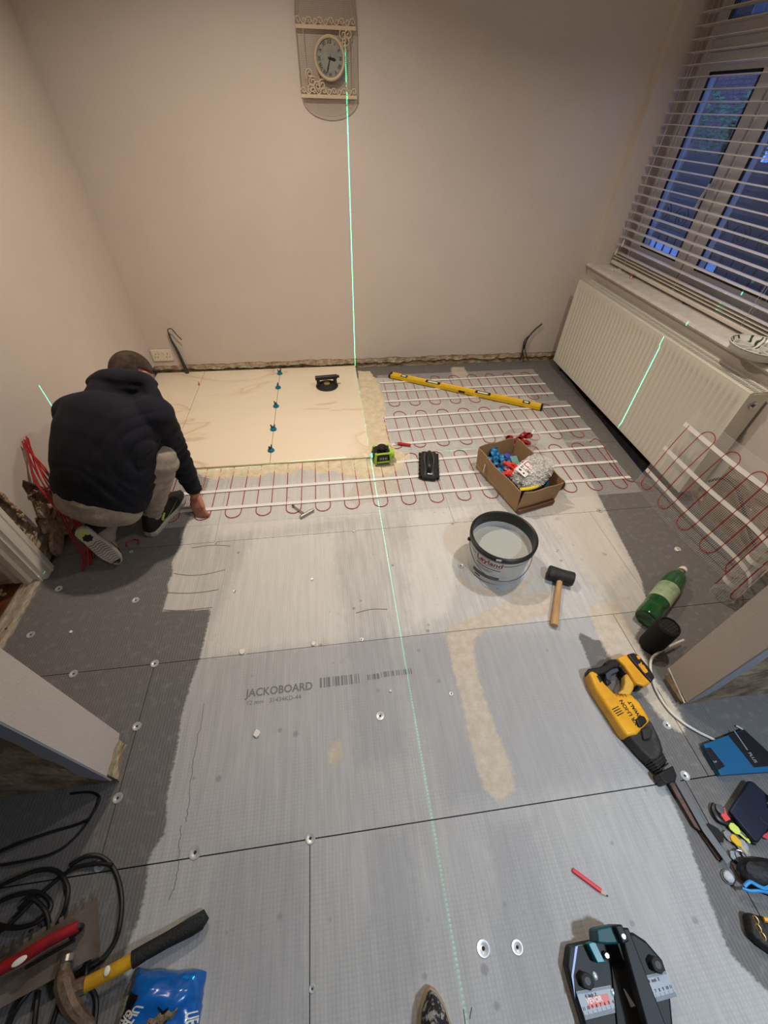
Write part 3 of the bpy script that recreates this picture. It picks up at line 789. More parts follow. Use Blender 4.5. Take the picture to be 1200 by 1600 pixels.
vs = [((i / n - .5) * .10, (j / n - .5) * .055, .004 + .022 * r.random() * (1 - abs(i / n - .5))) for j in range(n + 1) for i in range(n + 1)]
b.add(vs, [(j * (n + 1) + i, j * (n + 1) + i + 1, (j + 1) * (n + 1) + i + 1, (j + 1) * (n + 1) + i) for j in range(n) for i in range(n)])
o = tag(obj('clear_wrapper', b, mat('clear_film', (230, 235, 240), .15, alpha=.28), smooth=0), 'crumpled clear plastic wrapper at the far end of the window sill', 'wrapper')
o.location = (g.x - .035, g.y, WZ0); o.rotation_euler = (0, 0, 1.75)
g = at(1073, 475, WZ0)
b = MB(); b.tube([(.026 * math.cos(a), .017 * math.sin(a), 0) for a in [k * PI / 12 for k in range(24)]], .0016, 6, closed=True)
o = tag(obj('hair_tie', b, mat('dark_elastic', (40, 48, 46), .6)), 'thin dark hair tie lying in a loop on the window sill', 'hair tie'); o.location = (g.x, g.y, WZ0 + .0017); o.rotation_euler = (0, 0, 1.9)
# divided serving tray with leaf pattern
g = at(1150, 527, WZ0 + .02)
t = thing('serving_tray', 'round divided serving tray with green leaf print on the window sill', 'tray', (1.948, 1.60, WZ0 + .001), math.radians(100)); t.scale = (.93, .93, .93)
TRW = mat('tray_white', (206, 206, 200), .3)
def leafmat():
    m = mat('tray_leaf_print', (224, 224, 216), .3); nt = m.node_tree; L = nt.links.new; N = nt.nodes.new
    tc = N('ShaderNodeTexCoord'); mp = N('ShaderNodeMapping'); mp.inputs['Scale'].default_value = (1, 1, .6)
    nz = N('ShaderNodeTexNoise'); nz.inputs['Scale'].default_value = 14; nz.inputs['Detail'].default_value = 1; L(tc.outputs['Object'], nz.inputs['Vector'])
    va = N('ShaderNodeVectorMath'); va.operation = 'MULTIPLY_ADD'; va.inputs[1].default_value = (.03, .03, .03); L(nz.outputs['Color'], va.inputs[0]); L(tc.outputs['Object'], va.inputs[2])
    w = N('ShaderNodeTexWave'); w.inputs['Scale'].default_value = 14; w.inputs['Distortion'].default_value = 9; w.inputs['Detail'].default_value = 1; w.inputs['Detail Scale'].default_value = 1.2; L(va.outputs[0], w.inputs['Vector'])
    r = N('ShaderNodeValToRGB'); r.color_ramp.interpolation = 'CONSTANT'
    e = r.color_ramp.elements; e[0].position = 0; e[0].color = lin((222, 222, 214)) + (1,); e[1].position = .62; e[1].color = lin((84, 100, 58)) + (1,)
    x = e.new(.84); x.color = lin((52, 66, 40)) + (1,)
    L(w.outputs['Fac'], r.inputs[0]); L(r.outputs[0], nt.nodes['Principled BSDF'].inputs['Base Color']); return m
b = MB(); b.lathe([(0, .0), (.075, .0), (.10, .010), (.125, .036), (.135, .052), (.132, .053), (.122, .037), (.098, .013), (.075, .004), (0, .004)], 48)
obj('tray_bowl', b, leafmat(), t)
b = MB(); b.lathe([(.1352, .0515), (.137, .054), (.133, .0555), (.1305, .053)], 48); b.lathe([(.1355, .050), (.1256, .034), (.1006, .008), (.0755, -.0006), (0, -.0006)], 48)
obj('rim', b, TRW, t)
for k, (rr, a0, w) in enumerate(((.067, .3, .9), (.067, 1.75, .9), (.067, 3.2, .9), (.067, 4.7, .9))):
    b = MB()
    pl = [(.018 + .012, -.02), (.108, -.048), (.118, 0), (.108, .048), (.018 + .012, .02)]
    ins = [(.036, -.013), (.102, -.038), (.110, 0), (.102, .038), (.036, .013)]
    T = Matrix.Rotation(a0, 4, 'Z')
    rings = [[(p[0] * .88, p[1] * .9, .012) for p in pl], [(p[0], p[1], .040) for p in pl], [(p[0], p[1], .040) for p in ins], [(p[0] * .95, p[1] * .95, .016) for p in ins]]
    b.loft(rings, T); obj('dish', b, TRW, t, smooth=20, bev=.002)

# ------------------------------------------------------------ wall clock in a wire panel
cl = at_y(514, 92, YB); T = at_y(512, 40, YB); Bm = at_y(520, 148, YB)
cz = cl.z; cx = .105; hw = .150
clock = thing('wall_clock', 'cream oval clock mounted on a wire birdcage panel on the back wall', 'clock', (cx, YB - .001, cz))
ZU = T.z - cz; ZL = Bm.z - cz
WIRE = mat('cream_wire', (176, 158, 132), .5); IVORY = mat('ivory_enamel', (206, 186, 160), .45)
b = MB(); y = -.022
pts = [(-hw, y, ZL)] + [(-hw, y, ZL + (ZU - ZL) * k / 6) for k in range(1, 7)]
arch = [(-hw * math.cos(a), y, ZU + .26 * math.sin(a)) for a in [k * PI / 20 for k in range(1, 20)]]
low = [(hw * math.cos(a), y, ZL - .085 * math.sin(a)) for a in [k * PI / 16 for k in range(0, 17)]]
b.tube(pts + arch + [(hw, y, ZU), (hw, y, ZL)] + low, .0022, 6)
b.tube([(-hw * .93 * math.cos(a), y, ZU + .22 * math.sin(a)) for a in [k * PI / 20 for k in range(21)]], .0014, 6)
obj('outer_wire', b, WIRE, clock)
b = MB(); 
for k in range(-18, 19):
    x = k * .008; ins = 1 - (x / hw) ** 2
    if ins <= 0: continue
    b.box((x, -.020, (ZU + .26 * ins ** .5 + ZL - .085 * ins ** .5) / 2), (.0009, .0009, (ZU - ZL) + .345 * ins ** .5))
for k in range(-22, 90):
    z = ZL + k * .006 ; 
    if z < ZL: w_ = hw * max(0, 1 - ((ZL - z) / .085) ** 2) ** .5
    elif z > ZU: w_ = hw * max(0, 1 - ((z - ZU) / .26) ** 2) ** .5
    else: w_ = hw
    if w_ > .01: b.box((0, -.0195, z), (2 * w_, .0009, .0009))
stuff(obj('mesh_panel', b, mat('taupe_mesh', (164, 148, 128), .7), clock, smooth=0, fix=False))
b = MB()
for z in (ZU, ZL): b.box((0, -.024, z - .008), (2 * hw, .008, .014))
for k in range(-1, 2): 
    if k: b.tube([(k * .115, -.024, ZU), (k * .112, -.024, ZL)], .0018, 6)
obj('cross_bar', b, IVORY, clock, smooth=0, bev=.001)
def curl(cx_, cz_, r0, turns, ph, s=1, y=-.026):
    return [(cx_ + s * r0 * (1 - k / 30) * math.cos(ph + turns * 2 * PI * k / 24), y, cz_ + r0 * (1 - k / 30) * math.sin(ph + turns * 2 * PI * k / 24)) for k in range(25)]
b = MB()
for zb in (ZU, ZL):
    for k in range(11):
        b.tube(curl(-hw + .015 + k * .027, zb + .012, .0145, 1.1, (k % 2) * PI, 1 if k % 2 else -1), .0026, 6)
for (x, z, s) in ((.085, ZU - .03, 1), (.10, ZU - .055, -1), (.082, ZU - .075, 1), (.112, ZU - .03, -1), (-.085, ZL + .045, 1), (-.06, ZL + .03, -1), (-.10, ZL + .075, -1), (-.035, ZL + .035, 1), (-.09, ZL + .02, -1)):
    b.tube(curl(x, z, .022, 1.4, 1.0 * s, s), .0028, 6)
obj('scrollwork', b, IVORY, clock)
# the oval clock body itself
ex, ez = .068, .070
Mc = Matrix.Translation((.012, -.024, 0)) @ Matrix.Rotation(PI / 2, 4, 'X')
b = MB(); b.lathe([(0, -.002), (.96, -.002), (1.0, .006), (.99, .016), (.93, .021), (.86, .017), (.83, .010)], 48, Mc @ Matrix.Diagonal((ex + .012, ez + .012, 1, 1)))
obj('clock_rim', b, IVORY, clock)
b = MB(); b.lathe([(0, .008), (1, .008)], 48, Mc @ Matrix.Diagonal((ex, ez, 1, 1))); face = obj('clock_face', b, mat('clock_dial', (150, 150, 140), .5, c2=(128, 130, 124), vscale=30), clock)
BLK = mat('black_paint', (22, 20, 20), .5)
for k, s in enumerate(['XII', 'I', 'II', 'III', 'IIII', 'V', 'VI', 'VII', 'VIII', 'IX', 'X', 'XI']):
    a = -k * PI / 6
    M = Mc @ Matrix.Translation((-ex * .80 * math.sin(a), ez * .80 * math.cos(a), .0084)) @ Matrix.Rotation(a, 4, 'Z')
    text('numeral', s, .018, mat('faded_numeral', (70, 66, 58), .6), face, M, world=False, bold=.0006)
b = MB()
for an, L, w in ((-100, .032, .006), (-199, .058, .003)):
    a = math.radians(an); d = Vector((-math.sin(a), math.cos(a), 0)); n_ = Vector((d.y, -d.x, 0))
    p0 = -d * .010; p1 = d * L
    b.add([tuple(p0 - n_ * w / 2 + Vector((0, 0, .0105))), tuple(p0 + n_ * w / 2 + Vector((0, 0, .0105))), tuple(d * L * .7 + n_ * w + Vector((0, 0, .0105))), tuple(p1 + Vector((0, 0, .0105))), tuple(d * L * .7 - n_ * w + Vector((0, 0, .0105)))], [(0, 1, 2, 3, 4)], Mc)
b.lathe([(0, .012), (.004, .012), (.004, .009)], 12, Mc)
obj('clock_hands', b, BLK, clock, smooth=0)

# ------------------------------------------------------------ double socket and the two cable tails on the back wall
t = thing('wall_socket', 'white double wall socket with scuffed edge in the back left corner', 'socket', (-1.252, YB - .0005, .157))
b = MB(); b.box((0, -.006, 0), (.146, .010, .086)); obj('face_plate', b, mat('socket_white', (228, 218, 200), .35, var=.05, vscale=60), t, smooth=0, bev=.003, seg=3)
b = MB()
for x in (-.014, .014): b.box((x, -.012, .022), (.012, .006, .020), rz=0)
obj('rocker_switch', b, WHITE, t, smooth=0, bev=.001)
b = MB()
for s in (-1, 1):
    for dx, dz, w, h in ((0, .010, .004, .009), (-.011, -.012, .0065, .004), (.011, -.012, .0065, .004)): b.box((s * .042 + dx, -.0112, dz), (w, .0014, h))
obj('pin_hole', b, BLK, t, smooth=0)
b = MB()
for x in (-.062, .062): b.lathe([(0, .002), (.003, .001)], 8, Matrix.Translation((x, -.0108, 0)) @ Matrix.Rotation(PI / 2, 4, 'X'))
obj('plate_screw', b, STEEL, t)
CAB = mat('dark_conduit', (58, 52, 50), .6, var=.15, vscale=40)
def ay(pts, Y): return [at_y(x, y, Y) for x, y in pts]
t = thing('cable_tail', 'bent dark cable tail rising from the back wall beside the socket', 'cable', (-1.06, YB - .03, .01))
P = ay([(293, 583), (286, 568), (277, 548), (268, 532), (263, 519)], YB - .022)
b = MB(); b.tube(catmull(P, 5), .008, 8, radii=[.015 - .010 * i / 20 for i in range(21)]); obj('sheath', b, CAB, t, world=True)
P = ay([(264, 522), (262, 515), (268, 514), (275, 522), (284, 531)], YB - .03)
b = MB(); b.tube(catmull(P, 5), .0035, 6); obj('wire_end', b, CAB, t, world=True)
t = thing('cable_tail', 'dark cable tail rising from the back wall near the radiator', 'cable', (1.66, YB - .03, .01))
for k, pl in enumerate(([(813, 563), (818, 545), (825, 528), (836, 515), (847, 506)], [(818, 565), (817, 548), (820, 532), (830, 522)], [(825, 563), (820, 545), (824, 530)])):
    b = MB(); b.tube(catmull(ay(pl, YB - .02 - .006 * k), 5), .0055 - .0008 * k, 7); obj('wire', b, CAB, t, world=True)
# ------------------------------------------------------------ laid tiles, adhesive bed, levelling clips
def marble():
    m = mat('cream_marble', (228, 208, 178), .22); nt = m.node_tree; N = nt.nodes.new; L = nt.links.new
    tc = N('ShaderNodeTexCoord'); n1 = N('ShaderNodeTexNoise'); n1.inputs['Scale'].default_value = .9; n1.inputs['Detail'].default_value = 5; n1.inputs['Roughness'].default_value = .45; n1.inputs['Distortion'].default_value = .8
    mp = N('ShaderNodeMapping'); mp.inputs['Rotation'].default_value = (0, 0, .5); mp.inputs['Scale'].default_value = (.9, 2.2, 1); L(tc.outputs['Object'], mp.inputs['Vector']); L(mp.outputs[0], n1.inputs['Vector'])
    r = N('ShaderNodeValToRGB'); e = r.color_ramp.elements; base = lin((236, 223, 201)) + (1,)
    e[0].position = 0; e[0].color = base; e[1].position = 1; e[1].color = lin((238, 226, 205)) + (1,)
    for p, c in ((.36, (236, 223, 201)), (.415, (229, 212, 185)), (.428, (214, 192, 160)), (.436, (233, 219, 195)), (.60, (236, 223, 201)), (.63, (230, 214, 188)), (.638, (220, 201, 172)), (.646, (236, 223, 201))):
        q = e.new(p); q.color = lin(c) + (1,)
    L(n1.outputs['Fac'], r.inputs[0]); L(r.outputs[0], nt.nodes['Principled BSDF'].inputs['Base Color']); return m
MARB = marble()
TX = [XL + .004, -.985, -.4, .2]
tp = [at(318.5, 584.8, .018).x, at(438, 577.5, .018).x, at(557, 573, .018).x]
TXR = [XL + .004, tp[0], tp[1], .2]
ty0 = at(440, 722.5, .018).y; ty1 = YB - .006
for i in range(3):
    b = MB(); g = .0012
    b.box(((TXR[i] + TXR[i + 1]) / 2, (ty0 + ty1) / 2, .0135), (TXR[i + 1] - TXR[i] - 2 * g, ty1 - ty0, .009))
    o = obj('floor_tile', b, MARB, floor, smooth=0, bev=.0006, seg=1)
# grout gap spacer
b = MB(); p = at(311, 601, .02); b.box((p.x, p.y, .024), (.004, .022, .014)); b.box((p.x, p.y + .006, .034), (.003, .008, .014))
tag(obj('tile_spacer', b, mat('red_plastic', (190, 38, 34), .4), smooth=0, bev=.0008), 'small red tile spacer wedged in the left tile joint', 'spacer')
ADH = mat('cream_adhesive', (206, 190, 160), .85, c2=(226, 213, 186), vscale=22, bump=.5, bscale=70)
def adhesive(poly, zt=.005, seed=0, step=.009, comb=None):
    P0 = np.array(poly); x0, y0 = P0.min(0) - .01; x1, y1 = P0.max(0) + .01
    nx = int((x1 - x0) / step); ny = int((y1 - y0) / step)
    gx, gy = np.meshgrid(np.linspace(x0, x1, nx + 1), np.linspace(y0, y1, ny + 1)); P = np.stack([gx.ravel(), gy.ravel()], 1)
    sd = poly_sd(P, poly); hs = []
    for (x, y), s in zip(P, sd):
        n = noise.noise((x * 22 + seed, y * 22, 0)); n2 = noise.noise((x * 60, y * 60, seed))
        s2 = s + .014 * n + .006 * n2
        h = min(1, max(-.4, s2 / .010)) * zt * (1 + .35 * n2 + .25 * n)
        if comb and s2 > 0: h *= .7 + .3 * math.sin((x * comb[0] + y * comb[1]) * 2 * PI / .009)
        hs.append(h)
    vs = [(p[0], p[1], h) for p, h in zip(P, hs)]; fs = []
    for j in range(ny):
        for i in range(nx):
            a = j * (nx + 1) + i; q = (a, a + 1, a + nx + 2, a + nx + 1)
            if max(hs[k] for k in q) > -.0005: fs.append(q)
    me = bpy.data.meshes.new('tile_adhesive'); me.from_pydata(vs, [], fs)
    return stuff(obj('tile_adhesive', me, ADH, floor, smooth=60, fix=False))
adhesive(wp([(560, 580), (578, 580), (592, 600), (600, 622), (603, 650), (606, 680), (620, 705), (640, 708), (634, 724), (618, 738), (598, 745), (585, 745), (570, 700), (562, 630)]), .006, 1)
adhesive(wp([(300, 724), (440, 716), (560, 706), (585, 714), (585, 738), (572, 748), (545, 746), (520, 736), (500, 740), (470, 733), (440, 744), (425, 738), (400, 748), (372, 744), (340, 750), (310, 742), (296, 735)]), .006, 4)
adhesive(wp([(600, 712), (640, 706), (640, 720), (615, 738), (598, 738)]), .004, 7, comb=(.4, .9))

CLIPB = mat('teal_plastic', (20, 110, 140), .35); CLIPD = mat('dark_plastic', (30, 30, 34), .45)
c0 = None
for i, (x, y) in enumerate([(437, 584), (434, 606), (431, 635), (427, 671), (423, 704)]):
    p = at(x, y, .02)
    if c0 is None:
        c0 = thing('levelling_clip', 'x', 'tile clip', group='teal levelling clips along the tile joint')
        b = MB(); b.lathe([(.0, .001), (.020, .001), (.021, .005), (.017, .012), (.009, .015), (0, .015)], 20); obj('cap', b, CLIPB, c0)
        for s in (-1, 1):
            b = MB(); b.prism([(s * .004, .015), (s * .013, .015), (s * .016, .038), (s * .009, .041), (s * .004, .026)], -.0025, .0025, Matrix.Rotation(PI / 2, 4, 'X')); obj('wing', b, CLIPD if s > 0 else CLIPB, c0, smooth=0, bev=.001)
        b = MB(); b.cyl((0, 0, .012), (0, 0, .030), .0028, 8); obj('stem', b, CLIPD, c0)
        c = c0
    else: c = copy_tree(c0)
    c.location = (TXR[2], p.y, .018); c.rotation_euler = (0, 0, .5 + i * .9)
    c['label'] = ['teal levelling clip on the tile joint, nearest the back wall', 'teal levelling clip on the tile joint, second from the back wall', 'teal levelling clip on the tile joint, middle of the five', 'teal levelling clip on the tile joint, second from the front edge', 'teal levelling clip on the tile joint, nearest the front edge'][i]

# black suction lifter with a pump handle, on the right-hand tile
BLKP = mat('black_plastic', (26, 25, 25), .4); RUB = mat('black_rubber', (34, 33, 34), .7)
p = at(511, 603, .02)
t = thing('suction_lifter', 'black round suction lifter with bar handle standing on a cream tile', 'suction lifter', (p.x, p.y, .0185), .1)
b = MB(); b.lathe([(0, .001), (.080, .001), (.083, .004), (.078, .010), (.060, .014), (.055, .022), (.046, .024), (.040, .018), (0, .018)], 36); obj('suction_pad', b, RUB, t)
for s in (-1, 1):
    b = MB(); b.prism([(-.022, .014), (.022, .014), (.014, .066), (-.014, .066)], -.012, .012, Matrix.Translation((s * .062, 0, 0)) @ Matrix.Rotation(PI / 2, 4, 'Z') @ Matrix.Rotation(PI / 2, 4, 'X')); obj('handle_post', b, BLKP, t, smooth=0, bev=.003)
b = MB(); b.cyl((-.082, 0, .070), (.080, 0, .070), .017, 16); b.cyl((.080, 0, .070), (.096, 0, .070), .010, 12); obj('handle', b, BLKP, t, bev=.002)
b = MB(); b.lathe([(0, .018), (.022, .018), (.022, .026), (0, .027)], 16); obj('release_valve', b, mat('ochre_label', (170, 140, 70), .5), t)

# black twin suction lifter lying on its bed of stray adhesive
p = at(670, 727, .02)
t = thing('grip_tool', 'black plastic grip tool with white sticker lying beside the cardboard box', 'tool', (p.x, p.y, .0078), math.radians(-101))
b = MB(); b.prism([(-.125, -.04), (-.10, -.052), (.10, -.050), (.125, -.038), (.128, .036), (.105, .050), (-.10, .052), (-.126, .040)], 0, .022); obj('body', b, RUB, t, smooth=0, bev=.006, seg=3)
n = 0
for s in (-1, 1):
    for k in range(7):
        b = MB(); b.box((-.105 + k * .035, s * .054, .010), (.018, .012, .018)); obj('rubber_foot', b, RUB, t, smooth=0, bev=.003)
b = MB(); b.tube(catmull([(-.085, .0, .02), (-.075, .0, .055), (-.03, 0, .066), (.03, 0, .064), (.07, .0, .052), (.08, 0, .022)], 5), .012, 10, flat=.7); obj('handle', b, BLKP, t)
for s in (-1, 1):
    b = MB(); b.ribbon(catmull([(-.11, s * .022, .024), (-.03, s * .028, .034), (.05, s * .020, .030), (.11, s * .024, .024)], 5), .010); o = obj('strap', b, mat('grey_webbing', (70, 72, 70), .8), t, smooth=0, fix=False); o.modifiers.new('thick', 'SOLIDIFY').thickness = .002
b = MB(); b.box((.075, .006, .0235), (.045, .03, .0015)); obj('sticker', b, mat('sticker_white', (210, 220, 228), .5), t, smooth=0)
b = MB(); b.box((.08, .008, .0246), (.022, .012, .0006)); obj('sticker', b, mat('sticker_blue', (50, 80, 130), .5), t, smooth=0)

# ------------------------------------------------------------ spirit level
a = at(612, 583, .03); c = at(851, 634, .03)
L_ = (c - a).length; d = (c - a).normalized(); mid = (a + c) / 2
YEL = mat('level_yellow', (226, 184, 30), .4, var=.06, vscale=30)
t = thing('spirit_level', 'long yellow spirit level lying across the red heating mat', 'spirit level', (mid.x, mid.y + .02, .021), rot=(PI / 2, 0, math.atan2(d.y, d.x)))
b = MB(); h = .056; prof = [(-.012, 0), (.012, 0), (.012, .008), (.008, .012), (.008, h - .012), (.012, h - .008), (.012, h), (-.012, h), (-.012, h - .008), (-.008, h - .012), (-.008, .012), (-.012, .008)]
b.loft([[(x, y, z) for y, z in prof] for x in (-L_ / 2 + .012, L_ / 2 - .012)]); obj('body', b, YEL, t, smooth=0)
for s in (-1, 1):
    b = MB(); b.box((s * (L_ / 2 - .007), 0, h / 2), (.016, .028, h + .003)); obj('end_cap', b, BLKP, t, smooth=0, bev=.003)
for x, w in ((-L_ * .40, .045), (-L_ * .20, .10), (L_ * .13, .10), (L_ * .40, .045)):
    b = MB(); b.box((x, 0, h / 2), (w * 1.15, .027, h * .80)); f = obj('vial_frame', b, BLKP, t, smooth=0, bev=.004)
    b = MB(); b.box((x, 0, h / 2), (w * .82, .0290, h * .46)); obj('vial', b, mat('vial_clear', (232, 236, 230), .15, coat=.5), f, smooth=0, bev=.005)
b = MB(); b.box((.0, .0, h + .0006), (.05, .014, .0012)); obj('top_vial', b, BLKP, t, smooth=0)

# ------------------------------------------------------------ self-levelling laser (its light planes come from its own lamps)
GRN = mat('laser_green', (168, 208, 60), .4); 
p = at(598, 722, 0)
LX, LY = .203, 1.972
t = thing('laser_level', 'lime green and black laser level standing at the tile corner', 'laser level', (.262, 1.925, .0), math.radians(4))
b = MB(); b.box((0, -.005, .010), (.085, .09, .018)); obj('base_block', b, mat('grey_block', (140, 132, 116), .8), t, smooth=0, bev=.003)
b = MB(); b.prism([(-.045, -.036), (-.03, -.046), (.03, -.046), (.045, -.036), (.045, .036), (.03, .046), (-.03, .046), (-.045, .036)], .020, .088); obj('body', b, BLKP, t, smooth=0, bev=.006, seg=3)
for s in (-1, 1):
    for q in (-1, 1):
        b = MB(); b.tube([(s * .043, q * .042, .020), (s * .046, q * .045, .050), (s * .040, q * .040, .092)], .0085, 8); obj('bumper', b, GRN, t)
b = MB(); b.tube(catmull([(-.040, -.046, .088), (-.02, -.05, .094), (.02, -.05, .094), (.040, -.046, .088)], 4), .006, 8); b.tube([(-.034, -.049, .034), (.034, -.049, .034)], .006, 8); obj('front_trim', b, GRN, t)
b = MB(); b.box((0, -.0475, .062), (.056, .006, .036)); obj('display_panel', b, mat('grey_black', (44, 46, 46), .3), t, smooth=0, bev=.002)
b = MB()
for k in range(3): b.box((-.016 + k * .016, -.0512, .060), (.009, .001, .012))
obj('button', b, mat('button_grey', (150, 156, 150), .4), t, smooth=0)
b = MB(); b.cyl((0, 0, .090), (0, 0, .112), .028, 20); b.cyl((0, 0, .112), (0, 0, .116), .022, 20); obj('top_head', b, BLKP, t, bev=.002)
b = MB(); b.cyl((.045, 0, .055), (.072, 0, .055), .030, 20); obj('side_head', b, GRN, t, bev=.003)
b = MB(); b.cyl((-.045, 0, .055), (-.058, 0, .055), .026, 20); obj('side_head', b, BLKP, t, bev=.002)
b = MB(); b.cyl((-.058, 0, .055), (-.0595, 0, .055), .012, 20); obj('laser_window', b, mat('lit_laser_window', (60, 255, 190), .2, emit=(60, 255, 190), estr=6), t)

def laser(name, loc, planes, energy):
    l = bpy.data.lights.new(name, 'POINT'); l.energy = energy; l.color = (0.05, 1.0, .52); l.shadow_soft_size = 0.0; l.use_nodes = True
    nt = l.node_tree; N = nt.nodes.new; L = nt.links.new
    em = [n for n in nt.nodes if n.type == 'EMISSION'][0]
    tc = N('ShaderNodeTexCoord'); acc = None
    for nrm, half, lim in planes:
        dp = N('ShaderNodeVectorMath'); dp.operation = 'DOT_PRODUCT'; dp.inputs[1].default_value = nrm; L(tc.outputs['Normal'], dp.inputs[0])
        ab = N('ShaderNodeMath'); ab.operation = 'ABSOLUTE'; L(dp.outputs['Value'], ab.inputs[0])
        sm = N('ShaderNodeMath'); sm.operation = 'LESS_THAN'; sm.inputs[1].default_value = half; L(ab.outputs[0], sm.inputs[0])
        d2 = N('ShaderNodeVectorMath'); d2.operation = 'DOT_PRODUCT'; d2.inputs[1].default_value = lim[0]; L(tc.outputs['Normal'], d2.inputs[0])
        gt = N('ShaderNodeMath'); gt.operation = 'GREATER_THAN'; gt.inputs[1].default_value = lim[1]; L(d2.outputs['Value'], gt.inputs[0])
        mu = N('ShaderNodeMath'); mu.operation = 'MULTIPLY'; L(sm.outputs[0], mu.inputs[0]); L(gt.outputs[0], mu.inputs[1])
        if acc is None: acc = mu.outputs[0]
        else:
            ad = N('ShaderNodeMath'); ad.operation = 'MAXIMUM'; L(acc, ad.inputs[0]); L(mu.outputs[0], ad.inputs[1]); acc = ad.outputs[0]
    fo = N('ShaderNodeLightFalloff'); fo.inputs['Strength'].default_value = 1.0
    m2 = N('ShaderNodeMath'); m2.operation = 'MULTIPLY'; L(acc, m2.inputs[0]); L(fo.outputs['Linear'], m2.inputs[1]); L(m2.outputs[0], em.inputs['Strength'])
    em.inputs['Color'].default_value = (1, 1, 1, 1)
    o = bpy.data.objects.new(name, l); C.objects.link(o); o.location = loc
    return o
DOWN = ((0, 0, -1), -.80)
sB = Vector((-.036, 1, 0)).normalized()
laser('laser_line_light', (.2, LY, .135), [((1, 0, 0), .0018, DOWN), (tuple(sB), .0014, ((-.982, 0, -.19), .891)), (tuple(sB), .0014, ((.996, 0, -.087), .891))], LASER_E)
laser('laser_line_light', (.188, 1.95, .034), [((0, 0, 1), .0014, ((-1, 0, 0), .0))], LASER_E * .14)
laser('laser_line_light', (.345, 1.93, .034), [((0, 0, 1), .0014, ((1, 0, 0), .0))], LASER_E * .14)

p0, p1 = at(622, 694, .008), at(641, 697, .008); d = (p1 - p0)
t = thing('marker_pen', 'short red marker lying beside the laser level', 'marker', ((p0.x + p1.x) / 2, (p0.y + p1.y) / 2, .0165), math.atan2(d.y, d.x))
b = MB(); b.box((0, 0, 0), (.085, .017, .012)); obj('body', b, MATS['red_plastic'], t, smooth=0, bev=.004)
b = MB(); b.cyl((-.042, 0, 0), (-.062, 0, 0), .003, 8); obj('nib', b, mat('grey_metal', (140, 140, 140), .4, .8), t)

# ------------------------------------------------------------ under-floor heating mats
MESHM = mat('glass_fibre_net', (224, 224, 222), .7); REDC = mat('red_heating_cable', (164, 40, 48), .45); TAPE = mat('white_mat_tape', (232, 230, 226), .5)
hm = thing('heating_mat', 'red cable heating mat laid flat in three rows on the boards', 'heating mat', (.8, 2.2, .001))
def net(x0, x1, y0, y1, z=.0022, px=.0085, py=.0085, w=.0014):
    b = MB(); n = int((x1 - x0) / px)
    for i in range(n + 1):
        x = x0 + i * px; b.add([(x, y0, z), (x + w, y0, z), (x + w, y1, z), (x, y1, z)], [(0, 1, 2, 3)])
    n = int((y1 - y0) / py)
    for i in range(n + 1):
        y = y0 + i * py; b.add([(x0, y, z + .0002), (x1, y, z + .0002), (x1, y + w, z + .0002), (x0, y + w, z + .0002)], [(0, 1, 2, 3)])
    return b
rowsM = [(-.98, 1.70, 1.50, 2.02, 1.535, 1.985, -.91, .155, 0), (.33, 1.71, 2.00, 2.51, 2.04, 2.47, .335, .153, .5), (.36, 1.66, 2.50, 3.02, 2.54, 2.965, .40, .150, .2)]
prev_end = None
for ri, (x0, x1, y0, y1, ya, yb, xs, pitch, sh) in enumerate(rowsM):
    stuff(obj('net', net(x0, x1, y0, y1), MESHM, hm, smooth=0, fix=False, world=True))
    pts = []; x = xs; k = 0; w = pitch / 4
    xs_ = []
    while x < x1 - .03:
        xs_.append(x); x += pitch / 2
    rw = .5 * pitch / 2
    for k, x in enumerate(xs_):
        dn = (k % 2 == 0)
        ylo, yhi = ya + rw, yb - rw
        A = (x + .006 * noise.noise((k, ri, .3)), (yhi if dn else ylo)); B_ = (x + .006 * noise.noise((k, ri, 2.3)), (ylo if dn else yhi))
        for q in range(4): tt = q / 3; pts.append((A[0] + (B_[0] - A[0]) * tt, A[1] + (B_[1] - A[1]) * tt, .0045))
        if k < len(xs_) - 1:
            cx_ = x + pitch / 4; cy_ = ylo if dn else yhi; sg = -1 if dn else 1
            for q in range(1, 8):
                an = PI * q / 8; pts.append((cx_ - rw * math.cos(an), cy_ + sg * rw * math.sin(an), .0045))
    b = MB(); b.tube(pts, .0021, 6); obj('heating_cable', b, REDC, hm, world=True)
    for q in range(3):
        y = [(1.610, 1.625), (1.745, 1.775), (1.905, 1.93)][q] if ri == 0 else ([(2.085, 2.13), (2.24, 2.285), (2.395, 2.43)][q] if ri == 1 else [(2.61, 2.615), (2.755, 2.765), (2.89, 2.91)][q])
        m = 24; xa = x0 + .01 if not (ri == 0 and q == 2) else .34; xb = x1 + .0
        up = [(xa + (xb - xa) * i / m, y[0] + (y[1] - y[0]) * i / m + .0015 * noise.noise((i * .7, q, ri)), .0062 + .0012 * abs(noise.noise((i * 1.3, q, 5)))) for i in range(m + 1)]
        b = MB(); b.ribbon(up, .021); o = obj('tape_strip', b, TAPE, hm, smooth=0, fix=False, world=True); o.modifiers.new('thick', 'SOLIDIFY').thickness = .0006
# tail crossing to the loose piece
b = MB(); b.tube(catmull([(1.63, 1.985, .005), (1.70, 1.99, .006), (1.66, 1.64, .006), (1.70, 1.58, .008), (1.745, 1.55, .012), (1.745, 1.46, .03)], 8), .0021, 6)
obj('heating_cable', b, REDC, hm, world=True)

